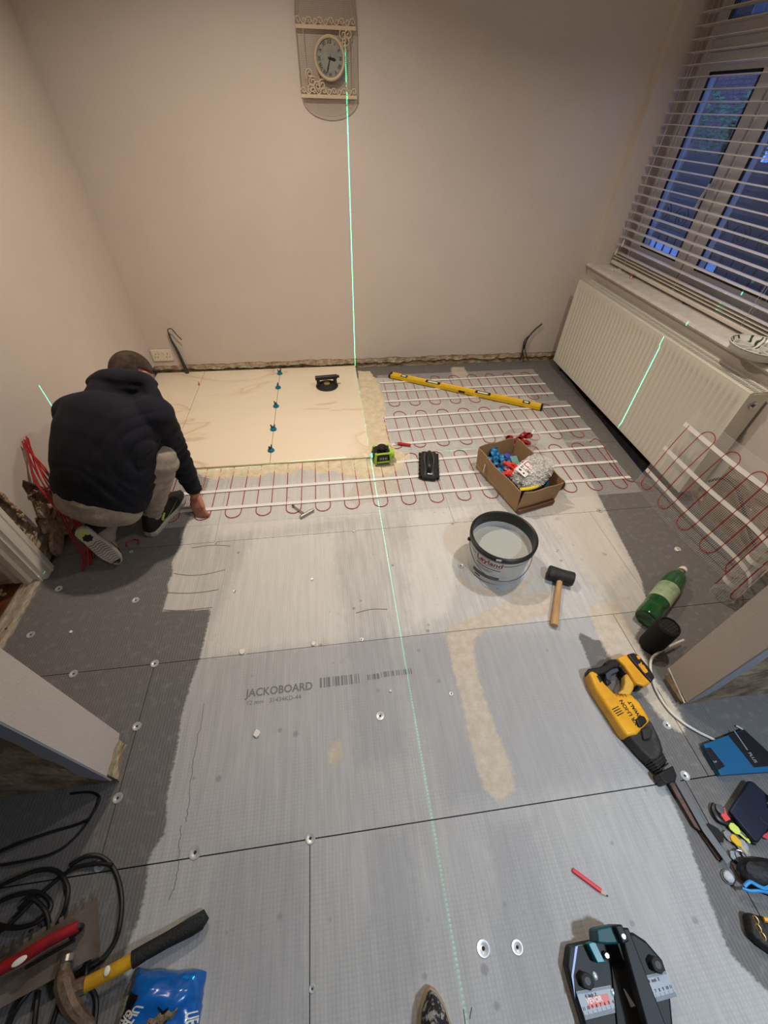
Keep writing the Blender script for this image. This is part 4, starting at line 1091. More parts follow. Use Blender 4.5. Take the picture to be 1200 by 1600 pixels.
# loose length standing up against the radiator and wall, then rolled
lm = thing('loose_heating_mat', 'loose red cable heating mat standing up against the radiator and rolled at its end', 'heating mat', (1.72, 1.2, .001))
foot = catmull([(1.700, 1.565, 0), (1.702, 1.40, 0), (1.706, 1.24, 0), (1.722, 1.08, 0), (1.740, .94, 0), (1.735, .84, 0), (1.69, .775, 0), (1.645, .77, 0), (1.615, .80, 0), (1.62, .84, 0), (1.66, .855, 0), (1.70, .83, 0)], 10)
ft = [Vector((p.x, p.y)) for p in foot]; arc = [0]
for i in range(1, len(ft)): arc.append(arc[-1] + (ft[i] - ft[i - 1]).length)
TL = arc[-1]
def S(u, v):
    """u metres along, v metres up the sheet"""
    u = max(0, min(TL - 1e-5, u)); i = max(0, min(len(arc) - 2, next((k for k in range(len(arc) - 1) if arc[k + 1] >= u), len(arc) - 2)))
    f_ = (u - arc[i]) / max(1e-9, arc[i + 1] - arc[i]); p = ft[i].lerp(ft[i + 1], f_)
    lean = max(0, 1 - max(0, u - .55) / .25) * .21 if u > .55 else .21
    # foot lies forward on the floor, sheet rises and leans back
    sx = .10 * min(1, v / .49) ** 1.4 * (lean / .21)
    z = .004 + math.sqrt(max(0, v * v - sx * sx)) * .985
    if z > .18 * 0 and u < .2: pass
    return Vector((p.x - .02 * (lean / .21) * max(0, 1 - v / .1) + sx, p.y + .012 * math.sin(u * 9 + v * 5) * (v / .49), z))
def sheet(u0, u1, v0, v1, off=0.0):
    return None
b = MB(); w = .0010
nu = int(TL / .0085)
for i in range(nu + 1):
    u = i * .0085
    pts = [S(u, v * .49 / 8) for v in range(9)]
    vs = []
    for p in pts: vs += [tuple(p), tuple(p + Vector((0, w, 0) if u < .95 else (w * .8, w * .5, 0)))]
    b.add(vs, [(2 * k, 2 * k + 1, 2 * k + 3, 2 * k + 2) for k in range(8)])
nv = int(.49 / .0085)
for j in range(nv + 1):
    v = j * .0085; pts = [S(k * TL / 70, v) for k in range(71)]
    vs = []
    for p in pts: vs += [tuple(p), tuple(p + Vector((0, 0, w)))]
    b.add(vs, [(2 * k, 2 * k + 1, 2 * k + 3, 2 * k + 2) for k in range(70)])
stuff(obj('net', b, MESHM, lm, smooth=0, fix=False, world=True))
pts = []; pitch = .152; rw = .038; u = .03; k = 0
while u < TL - .03:
    dn = (k % 2 == 0); ylo, yhi = .03 + rw, .455 - rw
    a_, c_ = (yhi, ylo) if dn else (ylo, yhi)
    for q in range(9): pts.append(S(u, a_ + (c_ - a_) * q / 8) + Vector((-.003, 0, .001)))
    for q in range(1, 8):
        an = PI * q / 8; pts.append(S(u + rw - rw * math.cos(an), (ylo - rw * math.sin(an)) if dn else (yhi + rw * math.sin(an))) + Vector((-.003, 0, .001)))
    u += pitch / 2; k += 1
b = MB(); b.tube(pts, .0021, 6); obj('heating_cable', b, REDC, lm, world=True)
for v in (.10, .25, .40):
    b = MB(); vs = []
    for k in range(71):
        u = k * TL / 70
        vs += [tuple(S(u, v) + Vector((-.0035, -.001, 0))), tuple(S(u, v + .021) + Vector((-.0035, -.001, 0)))]
    b.add(vs, [(2 * k, 2 * k + 1, 2 * k + 3, 2 * k + 2) for k in range(70)]); obj('tape_strip', b, TAPE, lm, smooth=0, fix=False, world=True)
# dark arc on the wall behind it, built as an added tube
b = MB(); b.tube(catmull([at_x(1108, 752, 1.925), at_x(1130, 748, 1.925), at_x(1150, 762, 1.925), at_x(1160, 790, 1.925), at_x(1172, 835, 1.925), at_x(1184, 862, 1.925)], 6), .007, 8)
tag(obj('wall_dark_arc', b, CAB), 'dark arc over the bare wall behind the loose heating mat', 'cable')
# small red offcut near the trainer
b = MB(); p = at(208, 848, .004); b.tube(catmull([p + Vector(q) for q in ((-.02, -.022, 0), (-.028, .005, 0), (-.005, .022, 0), (.025, .012, 0), (.028, -.01, .004))], 6), .0035, 7)
tag(obj('cable_offcut', b, REDC), 'curled red cable offcut on the dark floor between the trainers', 'cable')
# ------------------------------------------------------------ paint bucket used for water
t = thing('paint_bucket', 'white paint bucket with black rim half filled with milky water', 'bucket', (.700, 1.105, .0005), math.radians(-20))
BW = mat('bucket_white', (206, 208, 208), .4, var=.06, vscale=12)
b = MB(); b.lathe([(0, .001), (.126, .001), (.130, .006), (.141, .188), (.139, .190), (.137, .188), (.127, .010), (0, .008)], 56); obj('tub', b, BW, t)
b = MB(); b.lathe([(.1405, .176), (.147, .178), (.147, .186), (.1435, .188), (.1475, .190), (.1475, .199), (.141, .203), (.1365, .200), (.1355, .180), (.134, .125), (.1395, .150)], 56); obj('rim', b, BLKP, t)
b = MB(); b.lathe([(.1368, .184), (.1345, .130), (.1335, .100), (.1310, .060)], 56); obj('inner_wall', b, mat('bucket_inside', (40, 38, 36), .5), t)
b = MB(); b.lathe([(0, .112), (.1, .112), (.1345, .113)], 56); obj('water', b, mat('milky_water', (176, 178, 172), .06, ior=1.33, coat=.4), t)
b = MB()
for k in range(6):
    b.ell((.09 * math.cos(k * 1.9 + 1.4), .09 * math.sin(k * 1.9 + 1.4), .1125), (.0015 + .0008 * (k % 3),) * 3, seg=8, rings=5)
stuff(obj('bubbles', b, mat('foam', (240, 240, 236), .2), t))
def on_bucket(ang, z): # ang measured in the tub's own frame
    r_ = .130 + (z - .006) / .182 * .011 + .0008; return Vector((r_ * math.cos(ang), r_ * math.sin(ang), z))
def wrap(me_o, base, z0):
    for v in me_o.data.vertices:
        a = base + v.co.x / .137; q = on_bucket(a, z0 + v.co.y); n_ = Vector((math.cos(a), math.sin(a), 0)); v.co = q + n_ * (v.co.z)
    me_o.data.update()
def patch(name, u0, u1, v0, v1, m, base, z0, off=.0002, bend=0):
    b = MB(); n = 14; vs = []
    for i in range(n + 1):
        u = u0 + (u1 - u0) * i / n; vs += [(u, v0, off), (u, v1, off)]
    b.add(vs, [(2 * i, 2 * i + 2, 2 * i + 3, 2 * i + 1) for i in range(n)]); o = obj(name, b, m, t, smooth=60, fix=False); wrap(o, base, z0); return o
baseA = math.radians(-128 + 20)
GD = mat('label_grey', (92, 94, 98), .5); LRED = mat('label_red', (190, 44, 52), .45)
patch('label', -.075, .055, .010, .165, mat('label_white', (214, 214, 216), .45), baseA, .0, .0003)
patch('label_band', -.075, .055, .036, .060, mat('label_dark_grey', (86, 86, 90), .5), baseA, 0, .0006)
patch('label_band', -.065, .050, .106, .112, GD, baseA, 0, .0006)
patch('label_band', -.065, .045, .124, .127, GD, baseA, 0, .0006)
patch('label_band', -.060, .020, .092, .095, GD, baseA, 0, .0006)
patch('label_band', -.060, .010, .084, .086, GD, baseA, 0, .0006)
patch('label_band', -.060, -.030, .020, .030, GD, baseA, 0, .0006)
for s, z, sz, m in (('Leyland', .146, .040, LRED),):
    o = text('label_text', s, sz, m, t, Matrix.Translation((-.008, 0, .0008)), world=False, bold=.0006 if sz > .02 else 0); 
    for v in o.data.vertices: v.co.z = .0009
    wrap(o, baseA, z)
b = MB(); hp = []
for k in range(25):
    a = math.radians(-190 + 20 + k * 200 / 24); rr = .1445 + .004 * math.sin(PI * k / 24); hp.append((rr * math.cos(a), rr * math.sin(a), .160 - .105 * math.sin(PI * k / 24)))
b.tube(hp, .0017, 6); obj('handle', b, mat('dull_wire', (92, 92, 94), .55, .5), t)
for k in (0, 24):
    b = MB(); p = Vector(hp[k]); b.ell(tuple(p), (.010, .010, .010), seg=12, rings=8); obj('handle_lug', b, BLKP, t)
b = MB(); b.box((-.018, -.1478, .193), (.022, .003, .010), rz=0); obj('rim_tab', b, BW, t, smooth=0, bev=.001)

# ------------------------------------------------------------ cardboard box with fixings
CARD = mat('brown_cardboard', (166, 134, 98), .85, var=.08, vscale=14)
zT = .155
c00, c01, c10, c11 = at(742, 745, .10), at(795, 800, .02), at(849, 790, .02), at(812, 706, .10)
ca, cb, cc, cd = Vector((.81, 1.80, 0)), Vector((.915, 1.415, 0)), Vector((1.155, 1.475, 0)), Vector((1.045, 1.86, 0))
t = thing('cardboard_box', 'open brown cardboard box of blue and orange tile fixings on the heating mat', 'box', ((ca.x + cc.x) / 2, (ca.y + cc.y) / 2, .003))
cen = (ca + cb + cc + cd) / 4
Q = [ca - cen, cb - cen, cc - cen, cd - cen]
b = MB(); b.prism([(q.x, q.y) for q in Q], .006, .010); obj('bottom', b, CARD, t, smooth=0)
nm = []
for i in range(4):
    p, q = Q[i], Q[(i + 1) % 4]; out = Vector(((q - p).y, -(q - p).x, 0)).normalized()
    if out.dot(p + q) < 0: out = -out
    b = MB(); th = .004; fl_ = .012 if i != 1 else .016
    N_ = 8; hh = [.152 + .004 * math.sin(k * 1.3 + i * 2) for k in range(N_ + 1)]
    vs = []; 
    for k in range(N_ + 1):
        s = p.lerp(q, k / N_); bow = .006 * math.sin(PI * k / N_)
        for (dz, o_) in ((.006, 0), (.006, -th), (hh[k], fl_ + bow - th), (hh[k], fl_ + bow)): vs.append(tuple(s + out * o_ + Vector((0, 0, dz))))
    fs = []
    for k in range(N_):
        for j in range(4): fs.append((k * 4 + j, k * 4 + (j + 1) % 4, (k + 1) * 4 + (j + 1) % 4, (k + 1) * 4 + j))
    fs += [(0, 1, 2, 3), tuple(N_ * 4 + j for j in (3, 2, 1, 0))]
    b.add(vs, fs); obj('side_panel', b, CARD, t, smooth=0)
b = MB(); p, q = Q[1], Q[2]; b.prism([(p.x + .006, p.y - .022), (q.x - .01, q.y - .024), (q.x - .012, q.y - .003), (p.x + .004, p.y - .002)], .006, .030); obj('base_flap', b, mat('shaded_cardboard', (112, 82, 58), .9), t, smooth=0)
b = MB(); b.box((Q[0].x + .006, Q[0].y - .10, .08), (.002, .016, .05), rz=math.radians(-15)); obj('tape_scrap', b, mat('sticker_white', (210, 220, 228), .5), t, smooth=0)
def inbox(u, v, z): # u along left->right, v near->far
    a_ = cb.lerp(cc, u); c_ = ca.lerp(cd, u); p = a_.lerp(c_, v); return Vector((p.x, p.y, z))
BCAP = mat('bright_blue_plastic', (36, 124, 176), .35); ORG = mat('orange_plastic', (224, 90, 40), .35); RDP = mat('coral_red_plastic', (214, 66, 58), .35)
cap = None
spots = [(.18, .90, .085), (.34, .86, .09), (.22, .74, .088), (.42, .78, .094), (.34, .68, .100), (.52, .86, .092), (.15, .62, .09), (.46, .94, .088), (.24, .52, .086), (.30, .60, .108), (.56, .70, .095), (.12, .80, .11), (.20, .30, .080), (.13, .42, .085), (.70, .28, .082), (.82, .24, .080), (.76, .38, .086), (.88, .34, .088), (.66, .20, .080), (.40, .98, .11), (.92, .20, .075), (.30, .94, .104)]
r = random.Random(31)
for i, (u, v, z) in enumerate(spots):
    if cap is None:
        cap = thing('fixing_disc', 'x', 'fixing', group='blue levelling caps in the cardboard box')
        b = MB(); b.lathe([(.006, .0), (.020, .0), (.021, .004), (.018, .012), (.010, .020), (.007, .020), (.006, .008)], 16); obj('dome', b, BCAP, cap)
        b = MB(); b.box((0, 0, .022), (.026, .004, .014)); b.box((0, 0, .014), (.034, .006, .005)); obj('grip', b, BCAP, cap, smooth=0, bev=.001)
        o = cap
    else: o = copy_tree(cap)
    p = inbox(u, v, z); o.location = (p.x, p.y, z); o.rotation_euler = (r.uniform(-1.3, 1.3), r.uniform(-1.2, 1.2), r.uniform(0, 6))
    o['label'] = 'blue plastic levelling cap among the caps piled in the cardboard box'
wd = None
for i, (u, v, z, a) in enumerate([(.34, .48, .10, .3), (.44, .44, .112, .0), (.38, .40, .104, -.3), (.52, .50, .116, .5), (.46, .56, .118, .2), (.30, .38, .096, .9), (.56, .42, .108, -.2), (.44, .34, .100, -.7), (.26, .46, .110, 1.2), (.36, .56, .122, .7)]):
    m = ORG if i % 3 == 1 else RDP
    b = MB(); b.add([(-.045, -.011, 0), (-.045, .011, 0), (.045, .011, 0), (.045, -.011, 0), (-.045, -.011, .016), (-.045, .011, .016), (.045, .011, .003), (.045, -.011, .003)], [(0, 1, 2, 3), (4, 7, 6, 5), (0, 4, 5, 1), (1, 5, 6, 2), (2, 6, 7, 3), (3, 7, 4, 0)])
    for k in range(4): b.box((-.03 + k * .016, 0, .015 - k * .0026), (.003, .022, .003))
    o = tag(obj('levelling_wedge', b, m, smooth=0, bev=.001), ('orange' if m is ORG else 'red') + ' plastic wedge among the wedges heaped in the cardboard box', 'wedge', 'red wedges in the cardboard box' if m is RDP else 'orange wedges in the cardboard box')
    p = inbox(u, v, z); o.location = p; o.rotation_euler = (r.uniform(-.4, .4), r.uniform(-.35, .35), -1.2 + a)
b = MB(); p = inbox(.5, .5, .045); b.prism([(inbox(u, v, 0).x, inbox(u, v, 0).y) for u, v in ((.04, .04), (.96, .04), (.96, .96), (.04, .96))], .012, .072)
tag(stuff(obj('loose_fixings', b, mat('dark_blue_fixings', (28, 60, 84), .6, c2=(120, 60, 50), vscale=40, bump=1, bscale=90), smooth=0)), 'mass of small fixings filling the bottom of the cardboard box', 'fixings')
p = inbox(.40, .94, .1)
b = MB(); b.ell((0, 0, 0), (.026, .020, .006)); o = tag(obj('purple_knob', b, mat('violet_plastic', (72, 80, 190), .35)), 'violet plastic disc lying among the blue caps', 'disc'); o.location = inbox(.60, .80, .112); o.rotation_euler = (.3, .5, 0)
b = MB(); b.box((0, 0, 0), (.05, .06, .002)); o = tag(obj('green_card', b, mat('sea_green', (110, 170, 150), .6), smooth=0), 'sea green card stuck between the wedges and the bag of clips', 'card'); o.location = inbox(.62, .66, .118); o.rotation_euler = (.5, .2, .3)
# pliers over the near corner
p = inbox(.20, .06, .14)
t = thing('tile_pliers', 'pliers with black and yellow grips resting on the near edge of the box', 'pliers', (p.x, p.y, .150), math.radians(8))
b = MB(); b.tube(catmull([(-.055, .018, 0), (-.02, .030, .004), (.03, .022, .006), (.075, .010, 0)], 5), .011, 8, flat=.7); obj('grip', b, BLKP, t)
b = MB(); b.tube(catmull([(-.05, -.010, .002), (0, -.018, .006), (.04, -.012, .004), (.08, .008, -.004)], 5), .010, 8, flat=.7); obj('grip', b, mat('yellow_grip', (226, 196, 40), .4), t)
b = MB(); b.box((-.045, .012, .010), (.020, .034, .004)); b.lathe([(0, .016), (.009, .016), (.010, .008)], 14, Matrix.Translation((-.045, .012, 0))); obj('jaw', b, STEEL, t, smooth=0, bev=.001)
# clear bag of white clips
pc = at(833, 733, .19)
t = thing('bag_of_clips', 'clear plastic bag full of white tile clips leaning over the box', 'bag', (pc.x, pc.y, .160), 0)
MBG = Matrix.Diagonal((1.12, 1.12, 1.0, 1)) @ Matrix.Rotation(math.radians(36), 4, 'Z') @ Matrix.Rotation(math.radians(-12), 4, 'Y')
b = MB(); vs = []; sg, rg = 28, 18
def bagr(th, ph):
    x, y, z = math.sin(th) * math.cos(ph), math.sin(th) * math.sin(ph), math.cos(th)
    k = 1 + .05 * noise.noise((x * 2.5, y * 2.5, z * 2.5)) + .03 * noise.noise((x * 7, y * 7, z * 7))
    X = x * .125 * k; Y = y * .070 * k * (1 + .25 * max(0, -x)); Zz = z * .062 * k * (1 - .45 * max(0, x)) ; return (X + .02, Y * (1 + .15 * max(0, x)), Zz)
for j in range(rg + 1):
    for i in range(sg): vs.append(bagr(PI * j / rg, 2 * PI * i / sg))
fs = [(j * sg + i, (j + 1) * sg + i, (j + 1) * sg + (i + 1) % sg, j * sg + (i + 1) % sg) for j in range(rg) for i in range(sg)]
b.add(vs, fs, MBG); obj('film', b, mat('bag_film', (226, 226, 226), .12, alpha=.30), t)
b = MB(); r = random.Random(77)
for k in range(520):
    th = math.acos(r.uniform(-.55, 1)); ph = r.uniform(0, 2 * PI); q = Vector(bagr(th, ph)) * r.uniform(.84, .95)
    if q.x > .10: continue
    T = Matrix.Translation(q) @ Matrix.Rotation(r.uniform(0, 6), 4, 'Z') @ Matrix.Rotation(r.uniform(-1.4, 1.4), 4, 'X')
    b.box((0, 0, 0), (.024, .003, .0045), MBG @ T); b.box((.009, 0, 0), (.003, .014, .0045), MBG @ T)
stuff(obj('white_clips', b, mat('clip_white', (218, 216, 208), .5), t, smooth=0, fix=False))
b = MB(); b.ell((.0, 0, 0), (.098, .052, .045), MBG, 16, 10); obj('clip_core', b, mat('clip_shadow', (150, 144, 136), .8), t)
ML = MBG @ Matrix.Translation((-.035, .016, .060)) @ Matrix.Rotation(.25, 4, 'X') @ Matrix.Rotation(math.radians(-95), 4, 'Z')
b = MB(); b.box((0, 0, 0), (.060, .082, .001), ML); lab = obj('paper_label', b, mat('paper_white', (226, 224, 220), .6), t, smooth=0)
b = MB()
for c, d_ in (((0, .038, .0012), (.046, .004, .001)), ((0, .012, .0012), (.046, .004, .001)), ((-.021, .025, .0012), (.004, .03, .001)), ((.021, .025, .0012), (.004, .03, .001))): b.box(c, d_, ML)
obj('red_box_print', b, LRED, lab, smooth=0)
text('label_print', '2', .022, BLK, lab, ML @ Matrix.Translation((-.018, -.006, .001)), world=False, bold=.0006)
text('label_print', 'mm', .012, BLK, lab, ML @ Matrix.Translation((-.002, -.008, .001)), world=False)
text('label_print', '100', .018, BLK, lab, ML @ Matrix.Translation((.016, -.006, .001)), world=False, bold=.0006)
b = MB(); b.box((-.012, -.026, .001), (.014, .008, .001), ML); b.box((.012, -.028, .001), (.008, .008, .001), ML); obj('label_print', b, BLK, lab, smooth=0)

# clear tub of red clips behind the box
p = at(818, 690, .07)
t = thing('clip_tub', 'clear plastic tub of dark red clips behind the cardboard box', 'tub', (1.13, 1.955, .0065), .2); t.scale = (1.4, 1.4, 1.25)
b = MB(); b.lathe([(0, .001), (.062, .001), (.068, .008), (.080, .075), (.084, .077), (.083, .080), (.078, .078), (.066, .010), (0, .004)], 28, None, sx=1.05, sy=.85); obj('tub_wall', b, mat('clear_plastic', (232, 226, 226), .08, alpha=.25), t)
MAR = mat('dark_red_plastic', (150, 26, 34), .35); r = random.Random(12)
for k in range(14):
    b = MB(); b.lathe([(.012, 0), (.020, 0), (.021, .005), (.015, .016), (.011, .016)], 14)
    T = Matrix.Translation((r.uniform(-.042, .042), r.uniform(-.034, .034), .018 + .004 * k)) @ Matrix.Rotation(r.uniform(-1.1, 1.1), 4, 'X') @ Matrix.Rotation(r.uniform(-1.1, 1.1), 4, 'Y')
    me = b; o = tag(obj('red_clip', b, MAR), 'dark red clip inside the clear tub behind the box', 'clip', 'dark red clips in the clear tub'); o.matrix_world = Matrix.Translation((1.13, 1.955, .007)) @ Matrix.Diagonal((1.35, 1.35, 1.2, 1)) @ T
# black rubber disc
p = at(865, 755, .005)
b = MB(); b.lathe([(0, .008), (.050, .008), (.056, .012), (.062, .010), (.062, .002), (.058, 0), (0, 0)], 36)
o = tag(obj('rubber_disc', b, mat('black_rubber_disc', (24, 23, 23), .6, bump=.3, bscale=200)), 'round black rubber lid lying flat beside the cardboard box', 'lid'); o.location = (p.x, p.y, .0065)

# ------------------------------------------------------------ mallet
a = at(866, 977, .018); c = at(875, 905, .03)
d = (c - a); d.z = 0; L_ = d.length; an = math.atan2(d.y, d.x)
WDH = mat('ash_wood', (196, 158, 108), .5, c2=(160, 118, 74), vscale=5, stretch=(1, 8, 8))
t = thing('rubber_mallet', 'black rubber mallet with wooden handle lying on the floor', 'mallet', (a.x, a.y, .0), an)
b = MB(); b.tube([(0, 0, .017), (.02, 0, .0175), (L_ * .5, 0, .021), (L_, 0, .028)], .014, 14, radii=[.0155, .0165, .0140, .0125], flat=.85); obj('handle', b, WDH, t)
b = MB(); Mh = Matrix.Translation((L_ + .018, 0, .0335)) @ Matrix.Rotation(PI / 2, 4, 'X')
b.lathe([(0, -.056), (.029, -.056), (.033, -.051), (.0325, -.03), (.031, 0), (.0325, .03), (.033, .051), (.029, .056), (0, .056)], 28, Mh)
obj('head', b, mat('dusty_black_rubber', (36, 35, 34), .65, c2=(88, 86, 82), vscale=30, thr=(.5, .85)), t)

# small metal T-handled scraper on the mat
a = at(458, 791, .006); c = at(475, 803, .012); d = c - a
t = thing('t_tool', 'small steel tool with a T-bar grip lying on the heating mat', 'tool', (c.x, c.y, .007), math.atan2(d.y, d.x))
b = MB(); b.tube([(-d.length - .0, 0, .004), (0, 0, .008)], .004, 8, radii=[.003, .005]); obj('shaft', b, STEEL, t)
b = MB(); e = at(469, 808, .012), at(490, 796, .012); dd = e[1] - e[0]; Mi = wm(t).inverted(); b.cyl(Mi @ e[0], Mi @ e[1], .0085, 14); obj('grip', b, mat('brushed_steel', (170, 168, 160), .35, .9), t, bev=.002)
b = MB(); b.cyl((-d.length - .004, 0, .004), (-d.length + .006, 0, .004), .0065, 10); obj('tip', b, mat('copper_tip', (150, 110, 80), .4, .8), t)

# ------------------------------------------------------------ green bottle, speaker
a = at(1012, 962, .045); c = at(1068, 889, .045)
t = thing('green_bottle', 'green plastic bottle with white and red cap lying at the pier', 'bottle', (a.x - .0, a.y, .0), math.atan2(c.y - a.y, c.x - a.x))
L_ = Vector((c.x - a.x, c.y - a.y)).length
k = L_ / .30
GP = mat('green_pet', (30, 118, 56), .12, trans=.55, ior=1.3, alpha=1)
Mb = Matrix.Translation((-.02, 0, .0465)) @ Matrix.Rotation(PI / 2, 4, 'Y')
lb = L_ + .02
prof = [(0, .012), (.028, .006), (.040, .0), (.044, .010), (.0445, .06), (.041, .075), (.0445, .09), (.0445, lb - .125), (.040, lb - .085), (.026, lb - .052), (.0145, lb - .034), (.0135, lb - .014)]
b = MB(); b.lathe(prof, 30, Mb); obj('bottle_body', b, mat('green_pet_solid', (18, 86, 40), .12, alpha=.80, coat=.6), t)
b = MB(); b.lathe([(.0448, lb * .30), (.0452, lb * .32), (.0452, lb * .55), (.0448, lb * .57)], 30, Mb); obj('label', b, mat('pale_green_label', (176, 190, 160), .5, c2=(120, 146, 110), vscale=25), t)
b = MB(); b.lathe([(.0150, lb - .020), (.0168, lb - .018), (.0168, lb - .003), (.0150, lb), (0, lb)], 20, Mb); capo = obj('cap', b, mat('cap_white', (232, 214, 208), .4), t)
b = MB(); b.lathe([(0, lb + .0005), (.010, lb + .0005), (.0115, lb - .0003)], 20, Mb); obj('cap_print', b, mat('cap_red', (206, 96, 84), .4), capo)
b = MB(); b.lathe([(0, .02), (.038, .02), (.038, .10), (0, .10)], 20, Mb); 
a = at(1016, 1013, .0)
t = thing('black_speaker', 'black fabric cylinder speaker leaning in front of the green bottle', 'speaker', (1.195, .628, .001), math.radians(-20))
FAB = mat('black_speaker_fabric', (20, 18, 18), .9, bump=.4, bscale=300)
tip = at(1040, 983, .155)
top = tip - Vector((1.195, .628, 0)); top = Vector((.030, .030, .150))
b = MB(); b.lathe([(0, .0), (.036, .0), (.042, .006), (.043, .02), (.043, .140), (.041, .150), (.036, .154)], 32); obj('body', b, FAB, t)
b = MB(); b.lathe([(.037, .153), (.034, .156), (.032, .150), (0, .150)], 32)
o = obj('top_ring', b, BLKP, t)
b = MB()
for q in range(-2, 3):
    w = math.sqrt(max(0, .031 ** 2 - (q * .011) ** 2)); b.box((q * .011, 0, .1515), (.0018, 2 * w, .002), Matrix.Rotation(.7, 4, 'Z')); b.box((0, q * .011, .1515), (2 * w, .0018, .002), Matrix.Rotation(.7, 4, 'Z'))
obj('grille', b, mat('dark_grey_plastic', (58, 54, 52), .5), t, smooth=0)

# ------------------------------------------------------------ reciprocating saw lying on its side
def wpoly(pts, z): return [tuple(at(x, y, z))[:2] for x, y in pts]
DY = mat('tool_yellow', (238, 176, 34), .4, c2=(206, 142, 30), vscale=12)
saw = thing('reciprocating_saw', 'yellow and black cordless reciprocating saw lying on its side by the right pier', 'saw', (1.0, .40, .001))
def part(name, pts, z0, z1, m, bev=.004, parent=None, smooth=35):
    b = MB(); b.prism(wpoly(pts, (z1)), z0, z1); return obj(name, b, m, parent or saw, smooth=smooth, bev=bev, seg=3, world=True)
part('motor_housing', [(920, 1050), (927, 1047), (934, 1052), (946, 1068), (960, 1082), (969, 1085), (986, 1083), (1000, 1097), (1012, 1116), (1017, 1126), (996, 1148), (980, 1150), (955, 1112), (931, 1076)], 0.0008, 0.0576, DY, .010)
part('rear_grip', [(918, 1050), (919, 1044), (934, 1042), (946, 1038), (952, 1031), (966, 1029), (972, 1033), (968, 1042), (958, 1044), (948, 1051), (936, 1054), (926, 1055)], 0.0096, 0.0512, BLKP, .007)
part('rear_grip', [(944, 1036), (951, 1030), (969, 1028), (982, 1036), (987, 1046), (980, 1054), (974, 1050), (970, 1042), (958, 1040)], 0.0128, 0.0480, BLKP, .007)
part('grip_bridge', [(946, 1050), (952, 1044), (964, 1041), (968, 1048), (956, 1054), (953, 1063), (948, 1061)], 0.0144, 0.0432, mat('grey_overmould', (58, 66, 78), .6), .004)
part('handle', [(976, 1054), (984, 1050), (992, 1062), (991, 1076), (985, 1086), (972, 1086), (966, 1082), (974, 1076), (977, 1066)], 0.0120, 0.0496, mat('worn_tool_yellow', (222, 178, 70), .5, c2=(190, 146, 60), vscale=25), .008)
part('battery_foot', [(964, 1028), (978, 1022), (986, 1024), (1008, 1050), (1018, 1066), (1008, 1072), (994, 1068), (984, 1052), (976, 1040)], 0.0080, 0.0640, DY, .007)
part('battery', [(980, 1022), (990, 1019), (998, 1023), (1016, 1044), (1024, 1058), (1018, 1066), (1008, 1056), (994, 1040), (984, 1028)], 0.0048, 0.0704, BLKP, .006)
part('battery_latch', [(992, 1066), (1006, 1066), (1006, 1073), (998, 1074)], 0.0096, 0.0560, BLKP, .003)
part('battery_trim', [(1000, 1036), (1007, 1040), (1013, 1050), (1008, 1052), (1002, 1045)], 0.0480, 0.0716, DY, .001)
part('trigger', [(946, 1062), (953, 1061), (956, 1067), (949, 1070)], 0.0160, 0.0416, BLKP, .003)
part('vent_slot', [(932, 1056), (936, 1055), (941, 1064), (938, 1067)], 0.0400, 0.0582, BLKP, .001)
for k in range(4): part('vent_slot', [(956 + k * 2.6, 1108 + k * 3.2), (966 + k * 2.6, 1103 + k * 3.2), (967 + k * 2.6, 1104.2 + k * 3.2), (957 + k * 2.6, 1109.4 + k * 3.2)], 0.0400, 0.0582, BLKP, 0)
for k in range(4): part('vent_slot', [(961 + k * 5, 1083 + k * .4), (962.6 + k * 5, 1083 + k * .4), (965 + k * 5, 1088 + k * .4), (963.4 + k * 5, 1088 + k * .4)], 0.0400, 0.0582, mat('vent_shadow', (150, 96, 20), .6), 0)
part('lock_knob', [(994, 1124), (1001, 1117), (1008, 1119), (1012, 1127), (1004, 1135), (998, 1136)], 0.0160, 0.0656, BLKP, .005)
GBX = mat('dusty_black_casting', (40, 38, 38), .6, c2=(84, 80, 78), vscale=22, thr=(.48, .85))
part('gearbox', [(980, 1148), (998, 1130), (1016, 1122), (1024, 1136), (1034, 1158), (1038, 1172), (1030, 1186), (1018, 1190), (1000, 1172)], 0.0048, 0.0528, GBX, .012)
part('gearbox_boss', [(1003, 1138), (1014, 1134), (1021, 1142), (1018, 1154), (1006, 1156)], 0.0160, 0.0640, GBX, .006)
part('nose', [(1016, 1186), (1036, 1172), (1044, 1190), (1030, 1204)], 0.0080, 0.0464, GBX, .008)
for k in range(5): part('nose_rib', [(1016 + k * 3.6, 1188 + k * 3.6), (1034 + k * 2.6, 1172 + k * 4.8), (1035 + k * 2.6, 1174 + k * 4.8), (1017.4 + k * 3.6, 1190 + k * 3.6)], 0.0096, 0.0512, BLKP, .001)
part('shoe', [(1030, 1208), (1052, 1196), (1058, 1212), (1056, 1220), (1042, 1225), (1034, 1218)], 0.0032, 0.0496, BLKP, .003)
part('blade_guide', [(1046, 1224), (1051, 1220), (1098, 1291), (1094, 1298), (1086, 1292)], 0.0096, 0.0176, mat('rusty_steel', (110, 90, 80), .5, .7, var=.2, vscale=40), .001)
part('saw_blade', [(1054, 1219), (1060, 1215), (1104, 1290), (1143, 1344), (1136, 1350), (1098, 1298)], 0.0240, 0.0260, mat('blade_steel', (160, 160, 162), .35, .9), 0, smooth=0)
part('guide_tail', [(1086, 1290), (1096, 1286), (1130, 1334), (1124, 1345)], 0.0032, 0.0096, mat('brown_bar', (84, 66, 54), .7), .002)
ms = at(985, 1112, .0585); dx_ = at(1004, 1140, .0585) - at(966, 1084, .0585)
Ms = frame(ms, -dx_)
text('maker_print', 'DEWALT', .017, BLK, saw, Ms @ Matrix.Translation((-.004, -.020, 0)), bold=.0006)
